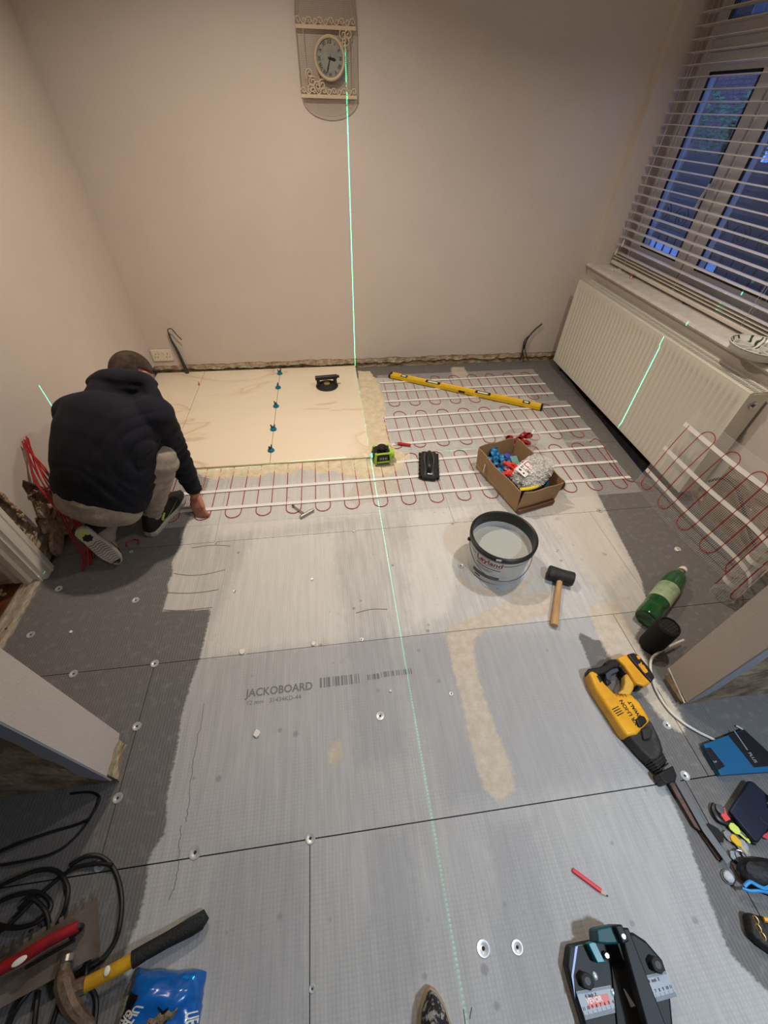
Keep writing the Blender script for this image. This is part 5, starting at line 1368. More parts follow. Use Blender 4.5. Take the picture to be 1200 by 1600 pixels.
text('maker_print', 'XR LI-ION', .019, BLK, saw, Ms @ Matrix.Translation((0, .006, 0)), bold=.0004)
mb = at(1004, 1042, .0712); dx_ = at(1018, 1060, .0712) - at(992, 1026, .0712)
text('battery_print', 'XR', .024, MATS['tool_yellow'], saw, frame(mb, -dx_), bold=.001)
part('battery_print', [(994, 1024), (999, 1025), (1001, 1030), (997, 1030)], .066, .0710, DY, 0)

# white flex round the pier foot
wc = [(1068, 1000, .03), (1050, 1008, .035), (1030, 1019, .03), (1018, 1030, .012), (1017, 1050, .008), (1025, 1078, .008), (1044, 1108, .008), (1066, 1128, .008), (1090, 1143, .008), (1112, 1154, .008), (1140, 1170, .008)]
b = MB(); b.tube(catmull([at(*q) for q in wc], 8), .0045, 8)
tag(obj('white_flex', b, WHITE), 'white electrical flex running round the foot of the right pier', 'cable')
b = MB(); b.tube(catmull([at(1210, 1192, .008), at(1180, 1160, .008), at(1160, 1140, .008), at(1150, 1134, .006)], 6), .003, 6)
tag(obj('thin_white_cable', b, WHITE), 'thin white cable end beyond the blue booklet at the frame edge', 'cable')

# ------------------------------------------------------------ right-hand clutter
def flat_obj(name, pts, z0, z1, m, label, cat, bev=.001, group=None):
    P_ = wpoly(pts, z1); cx_ = sum(p[0] for p in P_) / len(P_); cy_ = sum(p[1] for p in P_) / len(P_)
    t = thing(name, label, cat, (cx_, cy_, z0), 0, group); b = MB(); b.prism(P_, z0, z1); return t
NAVY = mat('navy_cover', (22, 28, 48), .45); TEAL = mat('petrol_blue_card', (24, 96, 140), .5)
def slab(parent, name, pts, z0, z1, m, bev=.001, smooth=35):
    b = MB(); b.prism(wpoly(pts, z1), z0, z1); return obj(name, b, m, parent, smooth=smooth, bev=bev, world=True)
t = thing('booklet_box', 'flat petrol blue and black carton lying on the dark boards', 'carton', tuple(at(1150, 1175, .0)))
slab(t, 'carton', [(1099, 1163), (1163, 1139), (1215, 1188), (1215, 1205), (1126, 1211)], .002, .022, TEAL, .001)
slab(t, 'black_panel', [(1138, 1149), (1163, 1140), (1216, 1189), (1216, 1196), (1178, 1199)], .020, .0226, mat('black_card', (20, 20, 26), .5), 0)
slab(t, 'black_panel', [(1100, 1169), (1110, 1168), (1133, 1197), (1121, 1204)], .020, .0226, MATS['black_card'], 0)
m0 = at(1168, 1172, .0232); dx_ = at(1182, 1192, .0232) - at(1156, 1154, .0232)
text('carton_print', 'PLUS', .014, mat('silver_print', (150, 160, 170), .5), t, frame(m0, dx_) @ Matrix.Translation((.022, 0, 0)), bold=.0002)
text('carton_print', '3', .016, MATS['silver_print'], t, frame(at(1117, 1190, .0232), dx_))
b = MB(); b.box((-.030, 0, 0), (.060, .0035, .0004), frame(m0, dx_)); obj('carton_print', b, MATS['silver_print'], t, smooth=0, world=True)
t = thing('phone_case', 'dark navy phone in a folding case lying face down on scissors', 'phone', tuple(at(1180, 1262, .0)))
slab(t, 'case', [(1140, 1267), (1170, 1220), (1176, 1220), (1216, 1256), (1216, 1275), (1186, 1316), (1180, 1315)], .016, .030, NAVY, .004)
slab(t, 'camera_bump', [(1196, 1240), (1216, 1250), (1216, 1268), (1200, 1262)], .028, .033, mat('black_gloss', (10, 10, 14), .2), .002)
b = MB(); b.tube(catmull([at(1187, 1276, .031), at(1193, 1284, .031), at(1204, 1290, .031), at(1214, 1292, .031)], 5), .0007, 5); obj('stitch', b, mat('grey_thread', (90, 90, 100), .7), t, world=True)
t = thing('folding_knife', 'red and black handled knife poking out from under the navy phone', 'knife', tuple(at(1128, 1270, .0)))
b = MB(); b.tube(catmull([at(1118, 1258, .010), at(1116, 1266, .010), at(1124, 1280, .010), at(1145, 1290, .008), at(1165, 1305, .008), at(1180, 1316, .006)], 5), .010, 10, flat=.7); obj('handle', b, BLKP, t, world=True)
slab(t, 'red_insert', [(1126, 1262), (1133, 1262), (1136, 1272), (1142, 1280), (1134, 1284), (1127, 1274)], .014, .0215, mat('coral_red', (224, 80, 84), .45), .001)
slab(t, 'red_insert', [(1190, 1306), (1212, 1292), (1216, 1312), (1200, 1312)], .006, .014, MATS['coral_red'], .001)
b = MB(); b.lathe([(0, 0), (.012, 0), (.012, .002), (0, .0025)], 16, Matrix.Translation(at(1125, 1264, .020))); obj('steel_button', b, STEEL, t, world=True)
t = thing('key_bunch', 'bunch of keys with yellow and lime tags between the saw blade and the phone', 'keys', tuple(at(1150, 1330, .0)))
b = MB(); p = at(1157, 1340, .010); b.tube([tuple(p + Vector((.017 * math.cos(a), .017 * math.sin(a), .003 * math.sin(a * 2)))) for a in [k * PI / 12 for k in range(24)]], .0016, 6, closed=True); b.tube([tuple(p + Vector((.002 + .015 * math.cos(a), .003 + .015 * math.sin(a), .004))) for a in [k * PI / 12 for k in range(24)]], .0014, 6, closed=True)
obj('key_ring', b, STEEL, t, world=True)
r = random.Random(6)
for (x, y, an, m) in ((1148, 1296, -1.0, mat('lime_tag', (206, 220, 90), .5)), (1150, 1315, -1.1, mat('yellow_tag', (226, 180, 40), .5)), (1140, 1308, -1.2, STEEL), (1162, 1322, -1.5, STEEL), (1150, 1338, -.4, STEEL), (1166, 1336, -2.0, STEEL)):
    p = at(x, y, .008 + .004 * r.random()); Mk = Matrix.Translation(p) @ Matrix.Rotation(an, 4, 'Z') @ Matrix.Rotation(r.uniform(-.2, .2), 4, 'X')
    b = MB(); b.prism([(-.016, -.006), (-.010, -.011), (.004, -.011), (.012, -.005), (.012, .005), (.004, .011), (-.010, .011), (-.016, .006)], 0, .0025 if m is STEEL else .005, Mk)
    b.box((.026, 0, .001), (.030, .006, .002), Mk); b.box((.034, .004, .001), (.006, .004, .002), Mk); obj('key', b, m, t, smooth=0, bev=.0006, world=True)
t = thing('crystal_fob', 'small round sparkling silver fob at the tip of the saw blade', 'fob', tuple(at(1140, 1370, .0)))
b = MB(); p = at(1139, 1370, .008)
bm = bmesh.new(); bmesh.ops.create_icosphere(bm, subdivisions=2, radius=.014)
for v in bm.verts: v.co *= 1 + .12 * noise.noise(v.co * 200); v.co.z *= .55
me = bpy.data.meshes.new('faceted_body'); bm.to_mesh(me); bm.free(); me.transform(Matrix.Translation(p)); obj('faceted_body', me, mat('crystal_chrome', (232, 232, 236), .15, .35, coat=1.0), t, smooth=0, world=True, fix=False)
b = MB(); b.tube([tuple(p + Vector((.017 * math.cos(a), .017 * math.sin(a) * .9, -.003))) for a in [k * PI / 12 for k in range(24)]], .0014, 6, closed=True); b.tube([at(1148, 1384, .006), at(1150, 1392, .004)], .0012, 5); obj('ring', b, STEEL, t, world=True)
b = MB(); b.prism(wpoly([(1103, 1290), (1108, 1286), (1122, 1294), (1131, 1306), (1131, 1316), (1124, 1316)], .006), .001, .006)
tag(obj('black_scraper', b, BLKP, bev=.001), 'flat black plastic scraper showing beside the saw blade', 'scraper')
t = thing('small_bag', 'black bag with a blue stripe pattern on the boards by the keys', 'bag', tuple(at(1180, 1370, .0)))
b = MB(); vs = []; 
cpt = at(1207, 1372, .030)
for j in range(13):
    for i in range(24):
        th, ph = PI * j / 12, 2 * PI * i / 24; x, y, z = math.sin(th) * math.cos(ph), math.sin(th) * math.sin(ph), math.cos(th)
        k_ = 1 + .16 * noise.noise((x * 2.2, y * 2.2, z * 2.2 + 3)); v = Matrix.Rotation(-.35, 4, 'Z') @ Vector((x * .085 * k_, y * .042 * k_, z * .030 * k_)); vs.append(tuple(cpt + v))
b.add(vs, [(j * 24 + i, (j + 1) * 24 + i, (j + 1) * 24 + (i + 1) % 24, j * 24 + (i + 1) % 24) for j in range(12) for i in range(24)]); obj('body', b, mat('black_neoprene', (22, 22, 26), .6, bump=.4, bscale=60), t, world=True)
b = MB(); b.tube(catmull([at(1163, 1385, .040), at(1172, 1378, .048), at(1184, 1384, .052), at(1196, 1388, .052), at(1210, 1380, .050)], 5), .0045, 6); b.tube(catmull([at(1160, 1388, .036), at(1172, 1392, .042), at(1188, 1392, .046), at(1208, 1396, .044)], 5), .004, 6); obj('stripe', b, mat('sky_blue_trim', (60, 150, 214), .4), t, world=True)
t = thing('tool_pouch', 'black pouch with yellow studs at the right edge of the frame', 'pouch', tuple(at(1192, 1440, .0)))
b = MB(); b.prism(wpoly([(1169, 1424), (1185, 1430), (1216, 1436), (1225, 1500), (1196, 1480), (1176, 1462)], .035), .001, .035); obj('body', b, mat('black_leather', (30, 27, 24), .6, bump=.5, bscale=60), t, bev=.010, seg=4, world=True)
for (x, y) in ((1181, 1437), (1185, 1450), (1192, 1463)):
    b = MB(); p = at(x, y, .036); b.tube([tuple(p + Vector((.0055 * math.cos(a), .008 * math.sin(a), 0))) for a in [k * PI / 8 for k in range(16)]], .0013, 5, closed=True); obj('eyelet', b, mat('brass', (180, 140, 80), .4, .8), t, world=True)
b = MB(); b.tube(catmull([at(1193, 1436, .040), at(1204, 1440, .042), at(1214, 1452, .040)], 4), .006, 6); obj('yellow_trim', b, DY, t, world=True)

# ------------------------------------------------------------ pencil
a = at(895, 1359, .006); c = at(950, 1400, .006); d = c - a
t = thing('carpenter_pencil', 'red carpenter pencil lying on the pale boards', 'pencil', (a.x, a.y, .0005), math.atan2(d.y, d.x))
L_ = d.length
b = MB(); b.prism([(-.0055, .0015), (-.0035, 0), (.0035, 0), (.0055, .0015), (.0055, .0055), (.0035, .007), (-.0035, .007), (-.0055, .0055)], 0, L_ - .018, Matrix(((0, 0, 1, 0), (1, 0, 0, 0), (0, 1, 0, 0), (0, 0, 0, 1)))); obj('barrel', b, mat('pencil_red', (206, 30, 44), .35), t, smooth=0)
b = MB(); b.loft([[(L_ - .018, -.0052, .0012), (L_ - .018, .0052, .0012), (L_ - .018, .0052, .006), (L_ - .018, -.0052, .006)], [(L_ - .004, -.0018, .002), (L_ - .004, .0018, .002), (L_ - .004, .0018, .0045), (L_ - .004, -.0018, .0045)]]); obj('sharpened_wood', b, mat('pencil_wood', (206, 170, 140), .6), t, smooth=0)
b = MB(); b.box((L_ - .002, 0, .0032), (.006, .003, .002)); obj('lead', b, LEAD, t, smooth=0)

# ------------------------------------------------------------ tile cutter at the bottom edge
BLKG = mat('black_powder_coat', (15, 16, 21), .55); TEALG = mat('teal_casting', (8, 74, 78), .5)
tc_ = thing('tile_cutter', 'black and teal manual tile cutter with ruler plates at the bottom edge', 'tile cutter', tuple(at(970, 1560, 0)))
def cpart(name, pts, z0, z1, m, bev=.003, parent=None, smooth=35):
    b = MB(); b.prism(wpoly(pts, z1), z0, z1); return obj(name, b, m, parent or tc_, smooth=smooth, bev=bev, world=True)
cpart('base_plate', [(889, 1476), (900, 1474), (930, 1468), (960, 1466), (975, 1468), (1000, 1620), (1010, 1700), (925, 1700), (912, 1600), (892, 1535), (885, 1508)], .001, .034, BLKG, .006)
cpart('base_plate', [(975, 1458), (990, 1457), (1010, 1470), (1036, 1500), (1046, 1530), (1062, 1700), (1010, 1700), (985, 1560)], .001, .034, BLKG, .006)
cpart('edge_strip', [(899, 1479), (905, 1477), (914, 1476), (903, 1478), (896, 1525), (899, 1560), (893, 1525)], .030, .0355, mat('grey_edge', (96, 106, 128), .4, .5), 0, smooth=0)
cpart('centre_channel', [(955, 1505), (985, 1500), (1010, 1700), (975, 1700)], .030, .040, mat('black_satin', (10, 10, 13), .6), .001)
cpart('slide_rail', [(969, 1452), (982, 1449), (1045, 1612), (1060, 1700), (1030, 1700), (1010, 1600)], .075, .105, BLKG, .003)
cpart('rail_bracket', [(932, 1452), (938, 1449), (965, 1444), (975, 1448), (980, 1470), (968, 1475), (950, 1476), (934, 1474)], .034, .090, TEALG, .004)
cpart('stop_plate', [(919, 1474), (930, 1470), (944, 1500), (950, 1503), (934, 1505)], .034, .060, mat('bright_teal', (14, 120, 134), .35), .002)
cpart('rail_end', [(961, 1446), (972, 1444), (984, 1470), (974, 1476)], .040, .110, BLKG, .003)
for (x, y, z) in ((974, 1463, .108), (948, 1493, .042)):
    b = MB(); p = at(x, y, z); b.lathe([(0, .003), (.0045, .003), (.006, .001), (.0075, .0), (.0075, -.004)], 16, Matrix.Translation(p)); obj('bolt', b, STEEL, tc_, world=True)
for (x, y) in ((915, 1532), (1024, 1507)):
    p = at(x, y, .040)
    b = MB()
    prof_ = [(.014 * (1 + .12 * (k % 2)) * math.cos(k * PI / 6), .014 * (1 + .12 * (k % 2)) * math.sin(k * PI / 6)) for k in range(12)]
    b.prism(prof_, -.006, .014, Matrix.Translation(p)); kn = obj('clamp_knob', b, RUB, tc_, bev=.002, world=True)
    b = MB(); b.lathe([(0, .0145), (.007, .0145), (.008, .0135)], 16, Matrix.Translation(p)); obj('knob_centre', b, mat('dark_grey_plastic', (58, 54, 52), .5), kn, world=True)
for (x, y) in ((930, 1525), (998, 1508), (958, 1551)):
    b = MB(); p = at(x, y, .036); b.ell(tuple(p), (.006, .0075, .003), seg=16, rings=8); obj('rivet', b, mat('silver_paint', (200, 204, 206), .3, .4), tc_, world=True)
cpart('channel_edge', [(974, 1545), (976, 1545), (993, 1572), (986, 1574)], .040, .0415, mat('silver_paint', (200, 204, 206), .3, .4), 0, smooth=0)
RUL = mat('ruler_aluminium', (142, 146, 150), .5, .3)
def ruler(pts4, nums, prnt, head):
    a_, b_, c_, d_ = [at(x, y, .0362) for x, y in pts4]     # tl, tr, br, bl
    bb = MB(); bb.add([tuple(p + Vector((0, 0, dz))) for dz in (-.003, 0) for p in (a_, b_, c_, d_)], [(0, 1, 2, 3), (7, 6, 5, 4), (0, 4, 5, 1), (1, 5, 6, 2), (2, 6, 7, 3), (3, 7, 4, 0)])
    o = obj('ruler_plate', bb, RUL, tc_, smooth=0, world=True)
    tk = MB(); ex = (c_ - d_); ln = ex.length; ex = ex.normalized(); up_ = (a_ - d_).normalized(); n = int(ln / .0022)
    for k in range(n):
        L2 = .012 if k % 5 == 0 else .007; p = d_ + ex * (k + .5) * ln / n + Vector((0, 0, .0003)); tk.tube([p, p + up_ * L2], .00035, 4)
    ex2 = (b_ - a_); n2 = int(ex2.length / .0022)
    for k in range(n2): p = a_ + ex2 * ((k + .5) / n2) + Vector((0, 0, .0003)); tk.tube([p, p - up_ * .005], .0003, 4)
    stuff(obj('ruler_marks', tk, BLK, o, smooth=0, fix=False, world=True))
    for k, s in enumerate(nums):
        p = d_ + ex * ln * (k + .5) / len(nums) + up_ * .016; text('ruler_numeral', s, .007, BLK, o, frame(p + Vector((0, 0, .0004)), ex), bold=.0003)
    p = a_ + (b_ - a_) * .36 - up_ * .010; text('ruler_numeral', '4  inch  3', .0075, BLK, o, frame(p + Vector((0, 0, .0004)), ex2), bold=.0003)
    return o, a_, b_, c_, d_
o, a_, b_, c_, d_ = ruler([(900, 1549), (954, 1539), (967, 1581), (915, 1594)], ['11', '10', '9', '8', '7', '6', '5', '4'], None, None)
q = [a_.lerp(b_, u).lerp(d_.lerp(c_, u), v) for u, v in ((.20, .28), (.84, .28), (.84, .66), (.20, .66))]
bb = MB(); bb.add([tuple(p + Vector((0, 0, .0006))) for p in q], [(3, 2, 1, 0)]); st = obj('maker_sticker', bb, mat('sticker_red', (206, 76, 56), .4), o, smooth=0, fix=False, world=True)
q2 = [q[3].lerp(q[0], .26), q[2].lerp(q[1], .26), q[2], q[3]]
bb = MB(); bb.add([tuple(p + Vector((0, 0, .0003))) for p in q2], [(3, 2, 1, 0)]); obj('maker_sticker', bb, BLK, o, smooth=0, fix=False, world=True)
WT = mat('print_white', (236, 232, 228), .5)
e_ = (q[1] - q[0]); text('maker_print', 'VEVOR', .0125, WT, o, frame(q[0].lerp(q[1], .33).lerp(q[3].lerp(q[2], .33), .36) + Vector((0, 0, .0008)), e_), bold=.0004)
ruler([(1005, 1525), (1040, 1517), (1058, 1557), (1022, 1567)], ['6', '7', '8', '9', '10', '11'], None, None)

# ------------------------------------------------------------ toe of the photographer's trainer
p0 = at(670, 1556, .03)
t = thing('patterned_trainer', 'toe of a dark patterned trainer with tan sole at the bottom edge', 'trainer', (p0.x + .002, p0.y - .12, .0), math.radians(-2))
def shoe_outline(k=1.0):
    return [(.0, .132), (.012, .126), (.028, .104), (.040, .066), (.046, .02), (.044, -.04), (.036, -.10), (.033, -.14), (.030, -.165), (.015, -.178), (-.015, -.178), (-.032, -.165), (-.035, -.13), (-.038, -.09), (-.042, -.03), (-.043, .02), (-.038, .066), (-.027, .104), (-.012, .126)]
def shoe_mesh(levels):
    b = MB(); rings = []
    for (s, z, zt) in levels:
        rings.append([(x * s, y * (1 - (1 - s) * .45), z + zt * max(0, (-(y) + .06)) * .5) for x, y in shoe_outline()])
    b.loft(rings); return b
SPOT = mat('speckled_black_fabric', (34, 32, 34), .8, c2=(160, 156, 154), vscale=70, thr=(.5, .6), bump=.3, bscale=150)
b = shoe_mesh([(.96, .001, 0), (1.04, .006, 0), (1.03, .020, 0), (.98, .024, 0)]); obj('sole', b, mat('tan_sole', (168, 146, 116), .7), t)
b = shoe_mesh([(.94, .022, 0), (.92, .036, 0), (.84, .048, .1), (.68, .060, .25), (.48, .068, .4), (.28, .073, .45), (.10, .075, .45)]); obj('upper', b, SPOT, t)
b = MB(); b.tube(catmull([(-.030, .055, .050), (-.014, .085, .054), (.0, .100, .050), (.014, .085, .054), (.030, .055, .050)], 5), .003, 6); obj('toe_seam', b, BLKP, t)

# ------------------------------------------------------------ bottom left: cables, notched trowel, hammer, wipes
BC = mat('black_cable', (26, 25, 25), .5)
t = thing('black_cable_coil', 'tangle of black cables heaped on the floor by the left pier', 'cables', tuple(at(90, 1450, 0)))
def cab(pts, z, r_=.0055):
    b = MB(); q = [at(x, y, z + .006 * math.sin(i * 1.7)) for i, (x, y) in enumerate(pts)]; b.tube(catmull(q, 7), r_, 8); obj('cable', b, BC, t, world=True)
cab([(110, 1352), (135, 1338), (160, 1340), (180, 1362), (190, 1400), (188, 1440), (180, 1470), (162, 1496), (140, 1510), (120, 1530), (115, 1560), (118, 1600), (120, 1640)], .008, .006)
cab([(-20, 1395), (20, 1375), (60, 1360), (90, 1362), (106, 1385), (104, 1410), (97, 1430), (80, 1460)], .018)
cab([(-20, 1340), (30, 1318), (80, 1300), (115, 1290), (140, 1280)], .007, .004)
cab([(-20, 1420), (20, 1400), (60, 1395), (80, 1415), (60, 1440), (20, 1450), (-20, 1440)], .012)
cab([(30, 1420), (50, 1405), (72, 1425), (76, 1455), (60, 1480), (30, 1490), (0, 1500)], .022)
cab([(-20, 1470), (20, 1440), (60, 1400), (110, 1360), (150, 1350), (175, 1352)], .010, .005)
cab([(140, 1490), (135, 1530), (150, 1560), (148, 1600), (140, 1640)], .010)
cab([(50, 1545), (30, 1570), (15, 1600), (10, 1640)], .014); cab([(60, 1550), (55, 1590), (50, 1640)], .010); cab([(95, 1560), (85, 1590), (70, 1640)], .008)
cab([(-20, 1355), (40, 1345), (90, 1330), (125, 1300), (150, 1262), (155, 1245), (140, 1238), (110, 1240)], .006, .0035)
b = MB(); r = random.Random(2)
t = thing('notched_trowel', 'steel notched trowel with a red handle lying on black cables', 'trowel', tuple(at(70, 1490, 0)))
zT = .040
tl, tr_, br, bl = at(-30, 1507, zT), at(152, 1400, zT), at(157, 1490, zT), at(-30, 1592, zT)
ed = (tr_ - tl); n = 13; pl = []
inn = (br - tr_).normalized() * .010
for k in range(n):
    p_ = tl + ed * (k / n); q_ = tl + ed * ((k + .5) / n); r_ = tl + ed * ((k + 1) / n)
    pl += [p_ + inn, q_ + inn, q_, r_]
pl += [br, bl]
b = MB(); b.prism([(p.x, p.y) for p in pl], zT - .0012, zT); obj('blade', b, mat('worn_trowel_steel', (150, 142, 134), .45, .55, c2=(108, 92, 80), vscale=9), t, smooth=0, world=True)
b = MB(); hp = [at(122, 1447, zT + .030), at(100, 1458, zT + .034), at(70, 1474, zT + .036), at(35, 1496, zT + .036), at(5, 1512, zT + .034), at(-20, 1526, zT + .03)]
b.tube(catmull(hp, 4), .013, 12, radii=[.0115 + .002 * math.sin(i * .16) for i in range(21)]); obj('handle', b, mat('worn_red_grip', (164, 34, 46), .4, c2=(120, 30, 38), vscale=20, stretch=(1, 1, 1)), t, world=True)
b = MB(); b.ell(tuple(at(30, 1502, zT + .050)), (.016, .007, .003), Matrix.Rotation(.4, 4, 'Z')); obj('label_chip', b, CHIP, t, world=True)
b = MB(); b.tube(catmull([at(120, 1448, zT + .030), at(127, 1446, zT + .024), at(128, 1450, zT + .010), at(110, 1465, zT + .002)], 5), .005, 8); b.tube([at(118, 1468, zT + .001), at(40, 1512, zT + .001)], .004, 6); obj('tang', b, mat('dark_steel', (70, 64, 60), .5, .7), t, world=True)

ham = thing('brick_hammer', 'hammer with yellow shaft, black rubber grip and rusty head', 'hammer', tuple(at(180, 1500, 0)))
def seg_(pts, rs, m, name, flat=.8, s=12):
    b = MB(); b.tube([at(*p) for p in pts], .01, s, radii=rs, flat=flat); return obj(name, b, m, ham, bev=0, world=True)
zh = .052
seg_([(323, 1440, .022), (318, 1436, .022), (300, 1447, .026), (262, 1468, .034), (228, 1487, .042), (207, 1500, .045)], [.008, .019, .0195, .0165, .0165, .0175], mat('black_grip_rubber', (26, 25, 26), .65, bump=.3, bscale=200), 'grip')
seg_([(209, 1499, .045), (170, 1520, .050), (129, 1541, .056)], [.0145, .0140, .0145], mat('yellow_shaft', (214, 164, 30), .45, c2=(180, 134, 30), vscale=25), 'shaft')
b = MB(); b.ell(tuple(at(167, 1517, .064)), (.007, .009, .003)); obj('chip_mark', b, CHIP, ham, world=True)
RUST = mat('rusty_hammer_steel', (96, 78, 66), .6, .6, c2=(134, 116, 100), vscale=25, bump=.3, bscale=80)
b = MB(); b.tube(catmull([at(104, 1498, .060), at(99, 1520, .064), at(102, 1545, .066), at(112, 1572, .062), at(128, 1592, .054), at(146, 1604, .044)], 4), .014, 10, radii=[.010, .011, .012, .013, .015, .017, .019, .020, .020, .020, .020, .019, .018, .018, .017, .016, .015, .014, .012, .010, .008]); obj('head', b, RUST, ham, world=True)
b = MB(); b.tube([at(133, 1539, .056), at(108, 1550, .062)], .017, 10); obj('head_socket', b, RUST, ham, world=True)
b = MB(); b.cyl(at(106, 1492, .058), at(103, 1506, .061), .014, 14); obj('strike_face', b, mat('bright_steel', (170, 168, 160), .3, .9), ham, bev=.002, world=True)

# blue wipes packet
t = thing('wipes_packet', 'crumpled blue packet of cleaning wipes under the hammer', 'packet', tuple(at(240, 1560, 0)))
tl, tr_, br, bl = at(214, 1512, .02), at(321, 1519, .015), at(300, 1640, .03), at(168, 1640, .03)
b = MB(); nu, nv = 26, 30; vs = []
def pk(u, v, bot=False):
    p = tl.lerp(tr_, u).lerp(bl.lerp(br, u), v)
    e = min(1, 5 * u * (1 - u) * 1.0) * min(1, v * 4.5)
    h = .012 + .046 * e ** .6 + .010 * noise.noise((u * 4, v * 4, 1.0)) * e + .005 * noise.noise((u * 9 + v * 5, v * 3, 4)) * (1 if v < .3 else .5)
    if v < .25: h += .004 * math.sin(u * 38) * (1 - v / .25) * .6
    if bot: h = .003
    return (p.x + .004 * noise.noise((u * 5, v * 7, 2)), p.y + .008 * noise.noise((u * 3, v * 2, 7)), h)
for j in range(nv + 1):
    for i in range(nu + 1): vs.append(pk(i / nu, j / nv))
o_ = len(vs)
for j in range(nv + 1):
    for i in range(nu + 1): vs.append(pk(i / nu, j / nv, True))
fs = [(j * (nu + 1) + i, j * (nu + 1) + i + 1, (j + 1) * (nu + 1) + i + 1, (j + 1) * (nu + 1) + i) for j in range(nv) for i in range(nu)]
fs += [tuple(o_ + q for q in f[::-1]) for f in fs]
b.add(vs, fs)
ring = [i for i in range(nu + 1)] + [(j + 1) * (nu + 1) + nu for j in range(nv)] + [nv * (nu + 1) + i for i in range(nu - 1, -1, -1)] + [j * (nu + 1) for j in range(nv - 1, 0, -1)]
b.f += [(ring[k], ring[(k + 1) % len(ring)], o_ + ring[(k + 1) % len(ring)], o_ + ring[k]) for k in range(len(ring))]; b.mi += [0] * len(ring)
obj('packet', b, mat('blue_foil', (16, 104, 190), .22, c2=(14, 84, 168), vscale=14, coat=.3), t, smooth=60, world=True)
def onpk(o, u0, v0, sx, sy, ang):
    Mi = wm(t).inverted()
    for v in o.data.vertices:
        x, y = v.co.x, v.co.y; ca_, sa_ = math.cos(ang), math.sin(ang); uu = u0 + (x * ca_ - y * sa_) * sx; vv = v0 - (x * sa_ + y * ca_) * sy
        p = Vector(pk(max(0.0, min(1, uu)), max(0, min(1, vv)))); p.z += .0012 + (v.co.z > 0) * .0003; v.co = p
    o.data.update()
b = MB(); n = 20; vs = []
for j in range(n + 1):
    for i in range(7):
        v = .30 + .70 * j / n; vs.append(tuple(Vector(pk(.0 + .20 * i / 6 + .02 * math.sin(v * 9) * (i == 6), v)) + Vector((0, 0, .0008))))
b.add(vs, [(j * 7 + i, j * 7 + i + 1, (j + 1) * 7 + i + 1, (j + 1) * 7 + i) for j in range(n) for i in range(6)]); obj('black_side_panel', b, mat('black_foil', (20, 20, 26), .3), t, smooth=60, fix=False, world=True)
def ptext(s, size, u0, v0, ang, m):
    cu = text('packet_print', s, size, m, t, Matrix.Identity(4), world=True, bold=.001, ext=0)
    bm = bmesh.new(); bm.from_mesh(cu.data); bmesh.ops.subdivide_edges(bm, edges=[e for e in bm.edges if e.calc_length() > .012], cuts=2, use_grid_fill=False); bm.to_mesh(cu.data); bm.free()
    onpk(cu, u0, v0, 1 / .17, 1 / .20, ang)
ptext('ULTRA', .028, .17, .62, math.radians(-118), WT); ptext('GRIME', .028, .075, .66, math.radians(-118), WT)
ptext('XX', .034, .60, .60, math.radians(-80), BLK); ptext('UE', .03, .93, .62, math.radians(-80), WT)
b = MB(); vs = []; n = 24
for k in range(n + 1):
    s_ = k / n; u, v = .38 + .40 * s_, .72 - .22 * s_ + .02 * math.sin(k); w_ = .022 * (.6 + .5 * math.sin(PI * s_)) * (1 + .4 * noise.noise((k * .9, 1, 1)))
    for q in (-1, 0, 1): vs.append(tuple(Vector(pk(u + .25 * w_ * q, v + w_ * 2.2 * q)) + Vector((0, 0, .002 + (.005 if q == 0 else 0)))))
b.add(vs, [(k * 3 + i, k * 3 + i + 1, (k + 1) * 3 + i + 1, (k + 1) * 3 + i) for k in range(n) for i in range(2)]); obj('mud_smear', b, mat('dry_mud', (150, 132, 104), .9, c2=(110, 94, 72), vscale=50, bump=.8, bscale=90), t, smooth=60, fix=False, world=True)

# ------------------------------------------------------------ red wires spilling from the hole in the left wall
t = thing('red_wire_bundle', 'bundle of red heating wires spilling from the broken left wall', 'wires', (-1.28, 1.50, 0))
r = random.Random(15)
for k in range(9):
    s_ = Vector((-1.325, 1.60 + .012 * k % .05, .46 + .01 * (k % 3))); 
    pts = [s_, Vector((-1.30 + .02 * r.random(), 1.57 - .01 * k, .36)), Vector((-1.27 + .05 * r.random(), 1.53 - .012 * k, .22 + .05 * r.random())), Vector((-1.25 + .06 * r.random(), 1.49 - .012 * k, .10)), Vector((-1.215 + .04 * r.random(), 1.42 - .01 * k, .02)), Vector((-1.19 + .03 * r.random(), 1.36 - .012 * k, .006))]
    b = MB(); b.tube(catmull(pts, 6), .0032, 6); obj('red_wire', b, REDC if k % 3 else mat('bright_red_wire', (206, 44, 44), .4), t, world=True)
for k in range(3):
    pts = [Vector((-1.335, 1.50 - .02 * k, .30)), Vector((-1.29, 1.50 + .02 * k, .27)), Vector((-1.24, 1.52, .20 - .03 * k)), Vector((-1.20, 1.50, .10))]
    b = MB(); b.tube(catmull(pts, 6), .004, 6); obj('grey_wire', b, mat('grey_cable', (120, 112, 96), .6), t, world=True)
